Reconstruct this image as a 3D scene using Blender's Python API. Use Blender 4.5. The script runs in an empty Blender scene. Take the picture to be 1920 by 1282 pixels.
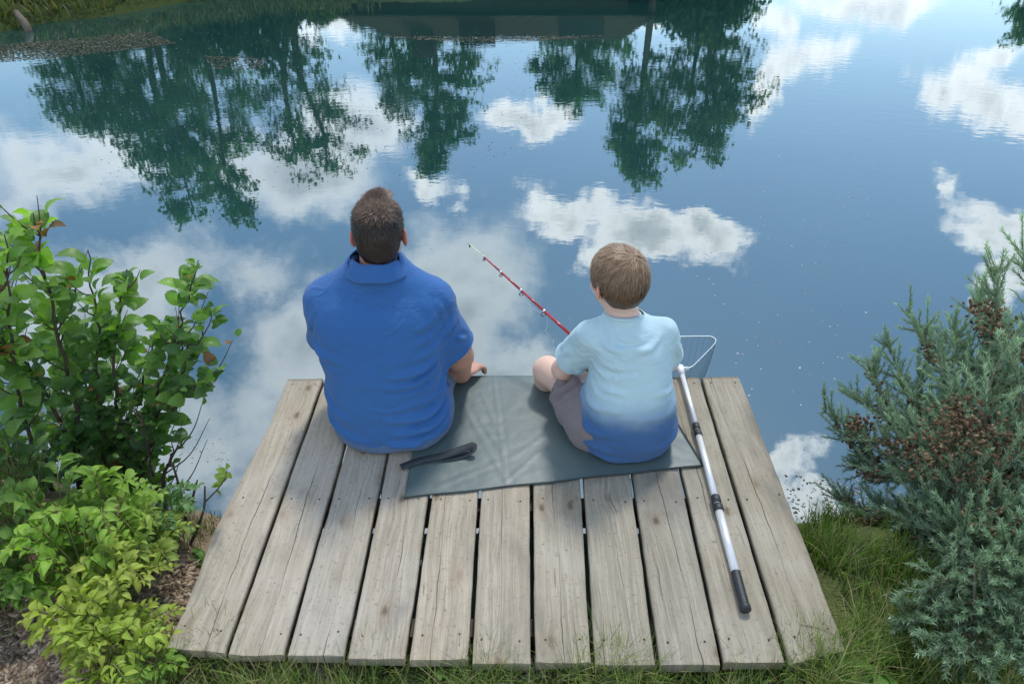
import bpy, bmesh, math, random
import numpy as np
from mathutils import Vector, Matrix, noise as mnoise
R = math.radians
rng = np.random.default_rng(7)
random.seed(7)
sc = bpy.context.scene
COL = sc.collection

# ------------------------------------------------------------------ camera, sky, sun, exposure
CAMZ = 1.565; PITCH = 35.2; FPX = 1280.0; WZ = -0.48       # metres; deck top is z=0, water is WZ
cam_d = bpy.data.cameras.new("camera"); cam_d.lens = 24.0; cam_d.sensor_width = 36.0
cam_d.clip_start = 0.05; cam_d.clip_end = 2000
cam = bpy.data.objects.new("camera", cam_d); COL.objects.link(cam)
cam.location = (0, 0, CAMZ); cam.rotation_euler = (R(90 - PITCH), 0, 0)
sc.camera = cam
cp, sp = math.cos(R(PITCH)), math.sin(R(PITCH))
def ray(px, py):
    u = (px - 960) / FPX; v = -(py - 641) / FPX
    return np.array([u, cp + v * sp, -sp + v * cp])
def P(px, py, z=0.0):                    # where the sight line meets height z
    d = ray(px, py); t = (z - CAMZ) / d[2]; return np.array([0, 0, CAMZ]) + d * t
def PD(px, py, Y):                       # where it meets distance Y
    d = ray(px, py); return np.array([0, 0, CAMZ]) + d * (Y / d[1])
def RF(px, py, Y):                       # thing at distance Y whose mirror image in the pond is seen there
    d = ray(px, py); t = Y / d[1]; return np.array([d[0] * t, Y, (2 * WZ - CAMZ) - d[2] * t])

SUN_EL = 57.0; SUN_AZ = 17.0             # azimuth measured from +Y towards +X
sd = Vector((math.sin(R(SUN_AZ)) * math.cos(R(SUN_EL)), math.cos(R(SUN_AZ)) * math.cos(R(SUN_EL)), math.sin(R(SUN_EL))))
sun_d = bpy.data.lights.new("sun", 'SUN'); sun_d.energy = 2.0; sun_d.angle = R(8.0); sun_d.color = (1.0, 0.95, 0.87)
sun = bpy.data.objects.new("sun", sun_d); COL.objects.link(sun); sun.location = (3, 8, 12)
sun.rotation_euler = sd.to_track_quat('Z', 'Y').to_euler()
sc.view_settings.view_transform = 'Standard'; sc.view_settings.look = 'None'
sc.view_settings.exposure = 0.20; sc.view_settings.gamma = 1.0; sc.view_settings.use_curve_mapping = False

class NT:                                # small node helper
    def __init__(s, tree): s.t = tree; s.n = tree.nodes; s.l = tree.links
    def new(s, kind, **kw):
        n = s.n.new(kind)
        for k, v in kw.items():
            if k == 'inp':
                for a, b in v.items(): s.set(n, a, b)
            else: setattr(n, k, v)
        return n
    def set(s, n, a, b):
        sock = n.inputs[a]
        if isinstance(b, bpy.types.NodeSocket): s.l.new(b, sock)
        else: sock.default_value = b
    def m(s, op, a, b=None, c=None, clamp=False):
        n = s.n.new('ShaderNodeMath'); n.operation = op; n.use_clamp = clamp
        for i, v in enumerate((a, b, c)):
            if v is not None: s.set(n, i, v)
        return n.outputs[0]
    def vm(s, op, a, b=None):
        n = s.n.new('ShaderNodeVectorMath'); n.operation = op
        s.set(n, 0, a)
        if b is not None: s.set(n, 1, b)
        return n.outputs[1] if op in ('LENGTH', 'DOT_PRODUCT', 'DISTANCE') else n.outputs[0]
    def noise(s, vec, scale, detail=4, rough=.55, dist=0.0, dims='3D'):
        n = s.new('ShaderNodeTexNoise', noise_dimensions=dims, inp={'Vector': vec, 'Scale': scale, 'Detail': detail, 'Roughness': rough, 'Distortion': dist})
        return n.outputs['Fac']
    def mapr(s, v, a, b, c=0.0, d=1.0, smooth=True):
        n = s.new('ShaderNodeMapRange', interpolation_type='SMOOTHSTEP' if smooth else 'LINEAR')
        for i, x in enumerate((v, a, b, c, d)): s.set(n, i, x)
        return n.outputs[0]
    def mix(s, f, a, b, mode='MIX'):
        n = s.new('ShaderNodeMix', data_type='RGBA', blend_type=mode)
        s.set(n, 0, f); s.set(n, 6, a if not isinstance(a, tuple) else (*a[:3], 1)); s.set(n, 7, b if not isinstance(b, tuple) else (*b[:3], 1))
        return n.outputs[2]
    def mapping(s, vec, scale=(1, 1, 1), loc=(0, 0, 0), rot=(0, 0, 0), kind='POINT'):
        n = s.new('ShaderNodeMapping', vector_type=kind); s.set(n, 'Vector', vec)
        n.inputs['Location'].default_value = loc; n.inputs['Rotation'].default_value = rot; n.inputs['Scale'].default_value = scale
        return n.outputs[0]

world = bpy.data.worlds.new("World"); sc.world = world; world.use_nodes = True
w = NT(world.node_tree); w.n.clear()
sky = w.new('ShaderNodeTexSky', sky_type='NISHITA', sun_disc=False, sun_elevation=R(SUN_EL), sun_rotation=R(SUN_AZ), altitude=50, air_density=1.0, dust_density=0.6, ozone_density=2.2)
SKY_K = 0.12
skyc = w.vm('SCALE', sky.outputs[0]); skyc.node.inputs['Scale'].default_value = SKY_K
tc = w.new('ShaderNodeTexCoord').outputs['Generated']
sx = w.new('ShaderNodeSeparateXYZ', inp={0: tc})
az = w.m('ARCTAN2', sx.outputs[0], sx.outputs[1]); el = w.m('ARCSINE', sx.outputs[2])
# paler, brighter air towards the horizon
hz = w.mapr(el, R(42), R(4), 0.0, 1.0, False); hz = w.m('POWER', hz, 1.6)
skyc = w.mix(1.0, skyc, w.mix(hz, (1.12, 1.36, 1.46), (1.95, 1.90, 1.72)), 'MULTIPLY')
ae = w.new('ShaderNodeCombineXYZ', inp={0: az, 1: el, 2: 0.0}).outputs[0]
def warp(v, scale, amt):                 # ragged cloud outlines
    n = w.new('ShaderNodeTexNoise', inp={'Vector': tc, 'Scale': scale, 'Detail': 7, 'Roughness': .62}); q = w.vm('SCALE', w.vm('SUBTRACT', n.outputs['Color'], (.5, .5, .5))); q.node.inputs['Scale'].default_value = amt
    return w.vm('ADD', v, q)
ae = warp(warp(ae, 6.0, .17), 22.0, .05)
def sky_ae(px, py):
    d = ray(px, py); d = d / np.linalg.norm(d); return math.atan2(d[0], d[1]), math.asin(-d[2])
def blob_group(blobs):
    acc = None
    for (px, py, rx, ry, rot, wt) in blobs:          # centre and half-size (measured where it mirrors in the pond)
        a0, e0 = sky_ae(px, py); a1, _ = sky_ae(px + rx, py); a2, _ = sky_ae(px - rx, py)
        _, e1 = sky_ae(px, py + ry); _, e2 = sky_ae(px, py - ry)
        v = w.mapping(ae, scale=((a1 - a2) / 2, (e1 - e2) / 2, 1), loc=(a0, e0, 0), rot=(0, 0, R(rot)), kind='TEXTURE')
        d = w.m('MULTIPLY_ADD', w.vm('LENGTH', v), -wt, wt)
        acc = d if acc is None else w.m('MAXIMUM', acc, d)
    return acc
crisp = blob_group([(985, 232, 130, 40, -4, 1), (1200, 440, 150, 66, 8, 1), (1050, 415, 100, 42, 5, .8), (1320, 430, 75, 50, -10, 1), (1120, 470, 60, 45, 0, .7),
    (1500, 120, 105, 65, 0, 1), (1430, 170, 60, 55, 0, 1), (1560, 110, 60, 55, 0, .9), (1430, 40, 70, 34, 20, .8), (1600, -8, 170, 34, 0, 1), (1870, 195, 150, 62, 14, 1), (1770, 180, 70, 50, 10, 1), (1880, 110, 60, 50, 0, .8),
    (1860, 440, 120, 85, 30, 1), (1900, 520, 80, 70, 0, .9), (1790, 355, 60, 22, 10, .5), (1480, 872, 80, 55, 0, .75), (1545, 975, 110, 70, 0, 1.1), (1650, 1050, 160, 90, 0, 1), (640, 50, 70, 60, 0, 1), (1190, 30, 60, 40, 0, 1), (815, 345, 40, 14, 45, .35), (1860, 0, 80, 22, 0, .7),
    (120, -40, 160, 60, 0, .8), (2200, 250, 250, 90, 0, 1)])
soft = blob_group([(120, 330, 240, 100, 0, 1), (560, 330, 190, 100, 10, 1), (680, 260, 120, 70, 0, .9), (470, 500, 200, 120, 20, .9), (260, 540, 240, 110, -5, .8),
    (560, 640, 170, 140, 30, .75), (880, 560, 120, 150, 0, .8), (950, 690, 150, 70, 0, .8), (340, 860, 250, 130, 0, .55), (620, 900, 250, 180, 0, .6), (900, 1100, 400, 200, 0, .8), (-300, 600, 350, 250, 0, 1),
    (1050, 1400, 700, 250, 0, .9)])
nz = w.noise(w.mapping(tc, scale=(1, 1, 1.5)), 7.0, 9, .62, .25)
nz2 = w.noise(w.mapping(tc, scale=(1, 1, 1.3), loc=(3.1, 1.7, .4)), 3.2, 8, .6, .3)
d1 = w.m('ADD', crisp, w.m('MULTIPLY_ADD', nz, 3.0, -1.62))
c1 = w.mapr(d1, -.05, .42)
d2 = w.m('ADD', soft, w.m('MULTIPLY_ADD', nz2, 2.6, -1.30))
c2 = w.m('MULTIPLY', w.mapr(d2, -.12, .60), .86)
# unseen broken cloud behind and above the viewer, brightened to lift the shadows
back = w.mapr(sx.outputs[1], .15, -.35)
c3 = w.m('MULTIPLY', w.mapr(w.noise(tc, 3.0, 7, .6, .2), .47, .62), back)
shade1 = w.mapr(w.m('ADD', d1, w.m('MULTIPLY', w.noise(w.mapping(tc, scale=(1, 1, 2)), 12, 6, .6), .9)), .55, 1.75)   # thick cores are greyer
col1 = w.mix(shade1, w.mix(hz, (2.6, 2.6, 2.65), (1.7, 1.72, 1.76)), w.mix(hz, (1.15, 1.22, 1.32), (.75, .83, .95)))
shade2 = w.mapr(w.m('ADD', d2, w.m('MULTIPLY', nz, .8)), .6, 1.6)
col2 = w.mix(shade2, (2.05, 2.08, 2.15), (1.05, 1.10, 1.20))
out = w.mix(c2, skyc, col2); out = w.mix(c3, out, (1.75, 1.80, 1.90)); out = w.mix(c1, out, col1)
bg = w.new('ShaderNodeBackground', inp={'Color': out, 'Strength': 1.0})
wo = w.new('ShaderNodeOutputWorld'); w.l.new(bg.outputs[0], wo.inputs[0])

# ------------------------------------------------------------------ object helpers
def props(o, label=None, cat=None, group=None, kind=None):
    if label: o['label'] = label
    if cat: o['category'] = cat
    if group: o['group'] = group
    if kind: o['kind'] = kind
    return o
def empty(name, loc=(0, 0, 0), **kw):
    o = bpy.data.objects.new(name, None); COL.objects.link(o); o.location = loc; o.empty_display_size = .1
    return props(o, **kw)
def mk(name, V, F, mat=None, parent=None, smooth=True, loc=(0, 0, 0), attrs=None):
    """V in the parent's local space; F is an (n,k) array or list of faces."""
    me = bpy.data.meshes.new(name)
    V = np.asarray(V, dtype=np.float32)
    if isinstance(F, np.ndarray):
        n, k = F.shape
        me.vertices.add(len(V)); me.vertices.foreach_set('co', V.ravel())
        me.loops.add(n * k); me.loops.foreach_set('vertex_index', F.astype(np.int32).ravel())
        me.polygons.add(n); me.polygons.foreach_set('loop_start', np.arange(n, dtype=np.int32) * k)
        me.polygons.foreach_set('loop_total', np.full(n, k, dtype=np.int32))
    else:
        me.from_pydata([tuple(map(float, v)) for v in V], [], [tuple(int(i) for i in f) for f in F])
    me.update(calc_edges=True); me.validate()
    if smooth: me.polygons.foreach_set('use_smooth', [True] * len(me.polygons))
    if attrs:
        for an, arr in attrs.items():
            a = me.attributes.new(an, 'FLOAT_COLOR', 'POINT')
            c = np.ones((len(V), 4), np.float32); c[:, :arr.shape[1]] = arr
            a.data.foreach_set('color', c.ravel())
    o = bpy.data.objects.new(name, me); COL.objects.link(o)
    if mat:
        for mm in (mat if isinstance(mat, (list, tuple)) else [mat]): me.materials.append(mm)
    o.location = loc
    if parent: o.parent = parent
    return o
class MB:                                # collects shapes for ONE mesh
    def __init__(s): s.V = []; s.F = []; s.n = 0; s.C = []
    def add(s, V, F, c=(1, 1, 1)):
        V = np.asarray(V, float); s.V.append(V); s.F += [tuple(i + s.n for i in f) for f in F]; s.n += len(V)
        s.C.append(np.tile(np.array(c, float), (len(V), 1)))
    def tube(s, pts, rad, seg=8, cap=True, c=(1, 1, 1)):
        pts = [np.array(p, float) for p in pts]; rad = [rad] * len(pts) if np.isscalar(rad) else list(rad)
        V = []; F = []; up = None
        for i, p in enumerate(pts):
            t = pts[min(i + 1, len(pts) - 1)] - pts[max(i - 1, 0)]; t = t / (np.linalg.norm(t) + 1e-9)
            if up is None:
                a = np.array([0, 0, 1.]) if abs(t[2]) < .9 else np.array([1., 0, 0])
            else: a = up
            u = a - t * a.dot(t); u /= np.linalg.norm(u) + 1e-9; up = u; v = np.cross(t, u)
            for k in range(seg):
                an = 2 * math.pi * k / seg; V.append(p + rad[i] * (math.cos(an) * u + math.sin(an) * v))
        for i in range(len(pts) - 1):
            for k in range(seg):
                a = i * seg + k; b = i * seg + (k + 1) % seg; F.append((a, b, b + seg, a + seg))
        if cap:
            F.append(tuple(range(seg))[::-1]); F.append(tuple((len(pts) - 1) * seg + k for k in range(seg)))
        s.add(V, F, c)
    def box(s, c, h, R3=None):
        V = np.array([[x, y, z] for x in (-1, 1) for y in (-1, 1) for z in (-1, 1)], float) * np.array(h)
        if R3 is not None: V = V @ np.array(R3)
        s.add(V + np.array(c), [(0, 1, 3, 2), (4, 6, 7, 5), (0, 4, 5, 1), (2, 3, 7, 6), (0, 2, 6, 4), (1, 5, 7, 3)])
    def build(s, name, mat=None, parent=None, smooth=True, origin=None):
        V = np.concatenate(s.V); at = {'Col': np.concatenate(s.C)}
        loc = (0, 0, 0)
        if origin is not None: V = V - np.array(origin); loc = tuple(origin)
        if parent is not None and origin is None: V = V - np.array(parent.location)
        elif parent is not None: loc = tuple(np.array(origin) - np.array(parent.location))
        return mk(name, V, s.F, mat, parent, smooth, loc, at)
def spline(pts, n):                       # Catmull-Rom through points
    pts = np.array(pts, float); q = np.vstack([2 * pts[0] - pts[1], pts, 2 * pts[-1] - pts[-2]]); out = []
    m = len(pts) - 1
    for j in range(n):
        u = j / (n - 1) * m; i = min(int(u), m - 1); t = u - i; a, b, c, d = q[i:i + 4]
        out.append(.5 * ((2 * b) + (-a + c) * t + (2 * a - 5 * b + 4 * c - d) * t * t + (-a + 3 * b - 3 * c + d) * t ** 3))
    return np.array(out)

# ------------------------------------------------------------------ materials
def mat(name):
    m = bpy.data.materials.new(name); m.use_nodes = True; t = NT(m.node_tree); t.n.clear()
    o = t.new('ShaderNodeOutputMaterial'); p = t.new('ShaderNodeBsdfPrincipled'); t.l.new(p.outputs[0], o.inputs[0])
    return m, t, p, o
def bump(t, p, h, strength=.5, dist=.01):
    b = t.new('ShaderNodeBump', inp={'Height': h, 'Strength': strength, 'Distance': dist}); t.l.new(b.outputs[0], p.inputs['Normal']); return b
def simple(name, col, rough=.6, metal=0, var=.15, scale=30, bs=.2, bd=.002, spec=.5):
    m, t, p, o = mat(name); oc = t.new('ShaderNodeTexCoord').outputs['Object']
    n = t.noise(oc, scale, 5)
    c = t.mix(n, tuple(x * (1 - var) for x in col), tuple(min(1, x * (1 + var)) for x in col))
    t.l.new(c, p.inputs['Base Color']); p.inputs['Roughness'].default_value = rough; p.inputs['Metallic'].default_value = metal
    p.inputs['Specular IOR Level'].default_value = spec
    if bs: bump(t, p, n, bs, bd)
    return m
def attr_mat(name, rough=.6, trans=0.0, spec=.4, tcol=(1.3, 1.5, .5), bs=0, rand=0.0):
    """colour from the mesh's per-vertex Col attribute; trans = light let through thin leaves"""
    m, t, p, o = mat(name); a = t.new('ShaderNodeAttribute', attribute_name='Col').outputs['Color']
    if rand:
        oc = t.new('ShaderNodeTexCoord').outputs['Object']; n = t.noise(oc, 60, 3)
        a = t.mix(t.m('MULTIPLY', n, rand), a, (0, 0, 0))
    t.l.new(a, p.inputs['Base Color']); p.inputs['Roughness'].default_value = rough; p.inputs['Specular IOR Level'].default_value = spec
    if trans:
        tr = t.new('ShaderNodeBsdfTranslucent'); t.l.new(t.mix(1.0, a, tcol, 'MULTIPLY'), tr.inputs[0])
        mx = t.new('ShaderNodeMixShader', inp={0: trans}); t.l.new(p.outputs[0], mx.inputs[1]); t.l.new(tr.outputs[0], mx.inputs[2]); t.l.new(mx.outputs[0], o.inputs[0])
    return m

def wood_mat():
    m, t, p, o = mat('weathered_wood')
    oc = t.new('ShaderNodeTexCoord').outputs['Object']; rnd = t.new('ShaderNodeObjectInfo').outputs['Random']
    off = t.new('ShaderNodeCombineXYZ', inp={0: 0.0, 1: t.m('MULTIPLY', rnd, 37.0), 2: t.m('MULTIPLY', rnd, 91.0)}).outputs[0]
    v = t.vm('ADD', oc, off)
    warp = t.noise(t.mapping(v, scale=(3, 1.6, 3)), 1.0, 3)
    # knots
    vor = t.new('ShaderNodeTexVoronoi', feature='F1', voronoi_dimensions='2D', inp={'Vector': t.mapping(t.vm('ADD', oc, t.new('ShaderNodeCombineXYZ', inp={0: t.m('MULTIPLY', rnd, 53.0), 1: t.m('MULTIPLY', rnd, 37.0), 2: 0.0}).outputs[0]), scale=(11.0, 6.0, 2)), 'Scale': 1.0, 'Randomness': 1.0})
    kd = vor.outputs['Distance']; ksel = t.m('GREATER_THAN', t.new('ShaderNodeSeparateColor', inp={0: vor.outputs['Color']}).outputs[0], .66)
    kr = t.new('ShaderNodeSeparateColor', inp={0: vor.outputs['Color']}).outputs[1]; kw = t.m('ADD', kd, t.m('MULTIPLY_ADD', t.noise(oc, 60, 3), .14, -.07))
    kn = t.m('MULTIPLY', t.m('MULTIPLY', t.mapr(kw, .15, .02), ksel), t.mapr(kr, .1, .9, .35, 1.0))
    khalo = t.m('MULTIPLY', t.mapr(kd, .42, .05), ksel)
    sv = t.new('ShaderNodeSeparateXYZ', inp={0: v})
    gx = t.m('ADD', t.m('ADD', sv.outputs[0], t.m('MULTIPLY', warp, .05)), t.m('MULTIPLY', khalo, .012))
    gv = t.new('ShaderNodeCombineXYZ', inp={0: gx, 1: t.m('MULTIPLY', sv.outputs[1], .035), 2: t.m('MULTIPLY', rnd, 40.0)}).outputs[0]
    fine = t.noise(gv, 260, 5, .7); mid = t.noise(gv, 70, 4, .6); broad = t.noise(gv, 18, 3)
    stain = t.noise(t.mapping(v, scale=(5, 2.2, 1)), 1.0, 6, .6, .6); spots = t.noise(v, 95, 5, .65)
    pos = t.new('ShaderNodeNewGeometry').outputs['Position']
    big = t.noise(pos, 2.4, 4, .55)
    c = t.mix(t.mapr(mid, .3, .7), (.32, .285, .225), (.46, .42, .345))
    c = t.mix(t.mapr(fine, .38, .62), t.mix(1.0, c, (.74, .72, .69), 'MULTIPLY'), c)
    c = t.mix(t.m('MULTIPLY', t.mapr(broad, .35, .7), .45), c, (.40, .345, .26))
    c = t.mix(t.m('MULTIPLY', t.mapr(stain, .47, .72), .78), c, (.165, .155, .130))
    c = t.mix(t.m('MULTIPLY', t.mapr(big, .45, .7), .45), c, (.50, .46, .40))
    c = t.mix(t.m('MULTIPLY', t.mapr(spots, .56, .70), .6), c, (.15, .13, .11))
    c = t.mix(t.m('MULTIPLY', khalo, .30), c, (.30, .22, .14))
    c = t.mix(t.m('MULTIPLY', kn, .75), c, (.085, .06, .04))
    # one or two long drying cracks down each board
    cw = t.noise(t.new('ShaderNodeCombineXYZ', inp={0: t.m('MULTIPLY', sv.outputs[1], 2.4), 1: t.m('MULTIPLY', rnd, 9.0), 2: 0.0}).outputs[0], 1.0, 5, .6)
    sx2 = t.new('ShaderNodeSeparateXYZ', inp={0: oc}).outputs[0]
    cpos = t.m('ADD', t.m('MULTIPLY_ADD', rnd, .05, -.025), t.m('MULTIPLY_ADD', cw, .045, -.0225))
    cd = t.m('ABSOLUTE', t.m('SUBTRACT', sx2, cpos))
    thick = t.mapr(t.noise(t.mapping(v, scale=(.1, 3.0, 1)), 1.0, 2), .40, .65, .0004, .0021)
    crack = t.m('SUBTRACT', 1.0, t.m('DIVIDE', cd, thick), clamp=True)
    hair = t.mapr(t.noise(gv, 120, 2, .5), .71, .76)
    crack = t.m('MAXIMUM', crack, t.m('MULTIPLY', hair, .6))
    c = t.mix(t.m('MULTIPLY', crack, .85), c, (.05, .04, .03))
    px_ = t.new('ShaderNodeSeparateXYZ', inp={0: pos}).outputs[0]
    hue = t.mix(t.mapr(px_, -.5, .7), (1.15, 1.14, 1.11), (.86, .875, .845)); c = t.mix(1.0, c, hue, 'MULTIPLY'); c = t.mix(1.0, c, t.mix(rnd, (1.05, 1.02, .98), (.93, .93, .94)), 'MULTIPLY')
    t.l.new(c, p.inputs['Base Color']); p.inputs['Roughness'].default_value = .82; p.inputs['Specular IOR Level'].default_value = .25
    hgt = t.m('SUBTRACT', t.m('ADD', t.m('MULTIPLY', fine, .5), t.m('MULTIPLY', mid, .6)), t.m('MULTIPLY', crack, 2.2))
    hgt = t.m('ADD', hgt, t.m('MULTIPLY', kn, .5))
    bump(t, p, hgt, .55, .0028)
    return m
M_wood = wood_mat()
M_joist = simple('joist_wood', (.12, .10, .075), .9, bs=.5, bd=.004)
M_nail = simple('rusted_nail', (.07, .05, .04), .7, .4)

def water_mat():
    m, t, p, o = mat('pond_water')
    pos = t.new('ShaderNodeNewGeometry').outputs['Position']
    # gentle ripples, a little livelier far out
    r1 = t.noise(t.mapping(pos, scale=(1.0, 1.7, 1)), 5.5, 3, .5); r2 = t.noise(t.mapping(pos, scale=(1, 1.4, 1), loc=(5, 2, 0)), 19, 2, .5)
    calm = t.mapr(t.noise(pos, .35, 2), .35, .7, .35, 1.0)
    sy = t.new('ShaderNodeSeparateXYZ', inp={0: pos}).outputs[1]
    far = t.mapr(sy, 2.5, 8, .25, 1.0)
    h = t.m('MULTIPLY', t.m('ADD', r1, t.m('MULTIPLY', r2, .22)), t.m('MULTIPLY', calm, far))
    b = t.new('ShaderNodeBump', inp={'Height': h, 'Strength': 1.0, 'Distance': .0010})
    murk = t.mix(t.mapr(t.noise(pos, .5, 4), .3, .7), (.012, .046, .044), (.018, .060, .052))
    df = t.new('ShaderNodeBsdfDiffuse', inp={0: murk})
    gl = t.new('ShaderNodeBsdfGlossy', inp={'Color': (.90, .97, 1.0, 1), 'Roughness': .012, 'Normal': b.outputs[0]})
    lw = t.new('ShaderNodeFresnel', inp={'IOR': 2.35, 'Normal': b.outputs[0]})
    mx = t.new('ShaderNodeMixShader', inp={0: t.m('MULTIPLY_ADD', lw.outputs[0], 1.0, .06, clamp=True)})
    t.l.new(df.outputs[0], mx.inputs[1]); t.l.new(gl.outputs[0], mx.inputs[2]); t.l.new(mx.outputs[0], o.inputs[0]); t.n.remove(p)
    return m
M_water = water_mat()

def ground_mat():
    m, t, p, o = mat('bank_soil')
    pos = t.new('ShaderNodeNewGeometry').outputs['Position']
    n = t.noise(pos, 22, 7, .65); n2 = t.noise(pos, 3, 4); ch = t.new('ShaderNodeTexVoronoi', inp={'Vector': t.mapping(pos, scale=(1, 2.2, 1), rot=(0, 0, .6)), 'Scale': 75.0})
    soil = t.mix(t.mapr(n, .3, .7), (.13, .090, .058), (.34, .25, .165))
    soil = t.mix(t.m('MULTIPLY', t.mapr(ch.outputs['Distance'], .2, .6), .45), (.30, .22, .15), soil)
    far = t.mapr(t.new('ShaderNodeSeparateXYZ', inp={0: pos}).outputs[1], 5, 8)
    near_green = t.m('MULTIPLY', t.mapr(t.new('ShaderNodeSeparateXYZ', inp={0: pos}).outputs[0], -.6, -.3), .85)
    gr = t.mix(n, (.035, .060, .014), (.10, .15, .035))
    gr = t.mix(far, gr, t.mix(n, (.03, .05, .014), (.075, .10, .03))); c = t.mix(t.m('MAXIMUM', far, near_green), soil, gr)
    t.l.new(c, p.inputs['Base Color']); p.inputs['Roughness'].default_value = .95; p.inputs['Specular IOR Level'].default_value = .1
    bump(t, p, t.m('ADD', n, t.m('MULTIPLY', ch.outputs['Distance'], .6)), .9, .012)
    return m
M_ground = ground_mat()

def cloth(name, col, col2=None, zlo=0, zhi=1, rough=.85, weave=900, bd=.0006, sheen=.15):
    m, t, p, o = mat(name); oc = t.new('ShaderNodeTexCoord').outputs['Object']
    n = t.noise(oc, 7, 4); base = t.mix(n, tuple(x * .9 for x in col), tuple(min(1, x * 1.1) for x in col))
    if col2:
        z = t.new('ShaderNodeSeparateXYZ', inp={0: oc}).outputs[2]
        z = t.m('ADD', z, t.m('MULTIPLY_ADD', t.noise(oc, 9, 3), .05, -.025))
        mid = tuple((a * .55 + b * .45) for a, b in zip(col2, col))
        f = t.mapr(z, zlo, zhi); base = t.mix(f, t.mix(n, tuple(x * .9 for x in col2), tuple(x * 1.1 for x in col2)), base)
    t.l.new(base, p.inputs['Base Color']); p.inputs['Roughness'].default_value = rough; p.inputs['Specular IOR Level'].default_value = .2
    p.inputs['Sheen Weight'].default_value = sheen; p.inputs['Sheen Roughness'].default_value = .5
    wv = t.m('ADD', t.noise(oc, weave, 2), t.m('MULTIPLY', t.noise(oc, 45, 5, .6), .9))
    rg = t.m('ABSOLUTE', t.m('SUBTRACT', t.noise(t.mapping(oc, scale=(1, 1, 2.2), rot=(.3, .5, .2)), 9, 3, .5, .8), .5)); rg = t.m('MULTIPLY', t.mapr(rg, .0, .07, 1.0, 0.0), t.mapr(t.noise(oc, 6, 2), .42, .62))
    wv = t.m('ADD', wv, t.m('MULTIPLY', rg, 2.2)); bump(t, p, wv, .7, bd * 2.4)
    return m
def skin_mat():
    m, t, p, o = mat('skin'); a = t.new('ShaderNodeAttribute', attribute_name='Col').outputs['Color']; oc = t.new('ShaderNodeTexCoord').outputs['Object']
    n = t.noise(oc, 35, 5); c = t.mix(t.m('MULTIPLY', t.mapr(n, .35, .7), .25), a, t.mix(1.0, a, (.95, .62, .55), 'MULTIPLY'))
    t.l.new(c, p.inputs['Base Color']); p.inputs['Roughness'].default_value = .5; p.inputs['Subsurface Weight'].default_value = .12
    p.inputs['Subsurface Radius'].default_value = (.012, .004, .002); p.inputs['Subsurface Scale'].default_value = 1.0; p.inputs['Specular IOR Level'].default_value = .35
    bump(t, p, t.noise(oc, 400, 3), .15, .001); return m
M_skin = skin_mat()

# ------------------------------------------------------------------ terrain and water
def poly_sd(pts, X, Y):                   # signed distance to a polygon, negative inside
    d = np.full(X.shape, 1e9); ins = np.zeros(X.shape, bool); n = len(pts)
    for i in range(n):
        ax, ay = pts[i]; bx, by = pts[(i + 1) % n]; ex, ey = bx - ax, by - ay
        t = np.clip(((X - ax) * ex + (Y - ay) * ey) / (ex * ex + ey * ey), 0, 1)
        d = np.minimum(d, np.hypot(X - ax - t * ex, Y - ay - t * ey))
        c = ((ay > Y) != (by > Y)) & (X < ex * (Y - ay) / (ey + 1e-12) + ax); ins ^= c
    return np.where(ins, -d, d)
pond = [P(-700, 700, WZ)[:2], P(-100, 800, WZ)[:2], P(0, 850, WZ)[:2], P(200, 960, WZ)[:2], P(330, 985, WZ)[:2], P(430, 985, WZ)[:2], (-.5, 1.25), (.5, 1.2),
        P(1470, 1000, WZ)[:2], P(1590, 1020, WZ)[:2], P(1700, 960, WZ)[:2], P(1920, 880, WZ)[:2], P(2500, 700, WZ)[:2], (14, 7), (16, 14.5), (6, 15.6), (0, 15), (-4.5, 14.2), P(340, 5, WZ)[:2], P(190, 34, WZ)[:2], P(90, 42, WZ)[:2], P(0, 62, WZ)[:2], P(-300, 90, WZ)[:2], (-14, 8)]
pond = [tuple(float(c) for c in q) for q in pond]
def terrain_z(X, Y):
    s = poly_sd(pond, X, Y)
    near = Y < 4
    top = np.where(near, -.065 - .02 * np.clip((1.0 - Y), 0, 2), WZ + .35)
    run = np.where(near, .30, .8)
    z = np.where(s > 0, WZ + (top - WZ) * np.clip(s / run, 0, 1) ** .6, WZ + np.maximum(s * 1.2, -1.0))
    z = z + .012 * np.sin(X * 9 + 2 * np.sin(Y * 5)) * np.sin(Y * 11 + X * 3) + .006 * np.sin(X * 31) * np.sin(Y * 27)
    z = np.where((s > 0), np.maximum(z, WZ + .004), z) + np.clip(s - 3, 0, 400) * .012 * (~near)
    return z
def axis(lo, hi, c, n, k):
    u = np.linspace(-1, 1, n); a = np.sinh(k * u) / math.sinh(k); return np.where(a < 0, c + a * (c - lo), c + a * (hi - c))
gx = axis(-300, 300, 0, 420, 7.5); gy = axis(-60, 500, 1.3, 460, 8.0)
GX, GY = np.meshgrid(gx, gy, indexing='ij'); GZ = terrain_z(GX, GY)
ny = len(gy); ii, jj = np.meshgrid(np.arange(len(gx) - 1), np.arange(ny - 1), indexing='ij'); a = (ii * ny + jj).ravel()
props(mk('ground', np.stack([GX, GY, GZ], -1).reshape(-1, 3), np.stack([a, a + ny, a + ny + 1, a + 1], 1), M_ground), kind='structure')
wx = np.linspace(-30, 30, 61); wy = np.linspace(-1, 22, 24); WX, WY = np.meshgrid(wx, wy, indexing='ij')
ii, jj = np.meshgrid(np.arange(60), np.arange(23), indexing='ij'); a = (ii * 24 + jj).ravel()
props(mk('water', np.stack([WX, WY, np.full(WX.shape, WZ)], -1).reshape(-1, 3), np.stack([a, a + 24, a + 25, a + 1], 1), M_water), kind='structure')
def gz(x, y): return float(terrain_z(np.array([x]), np.array([y]))[0])

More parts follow.
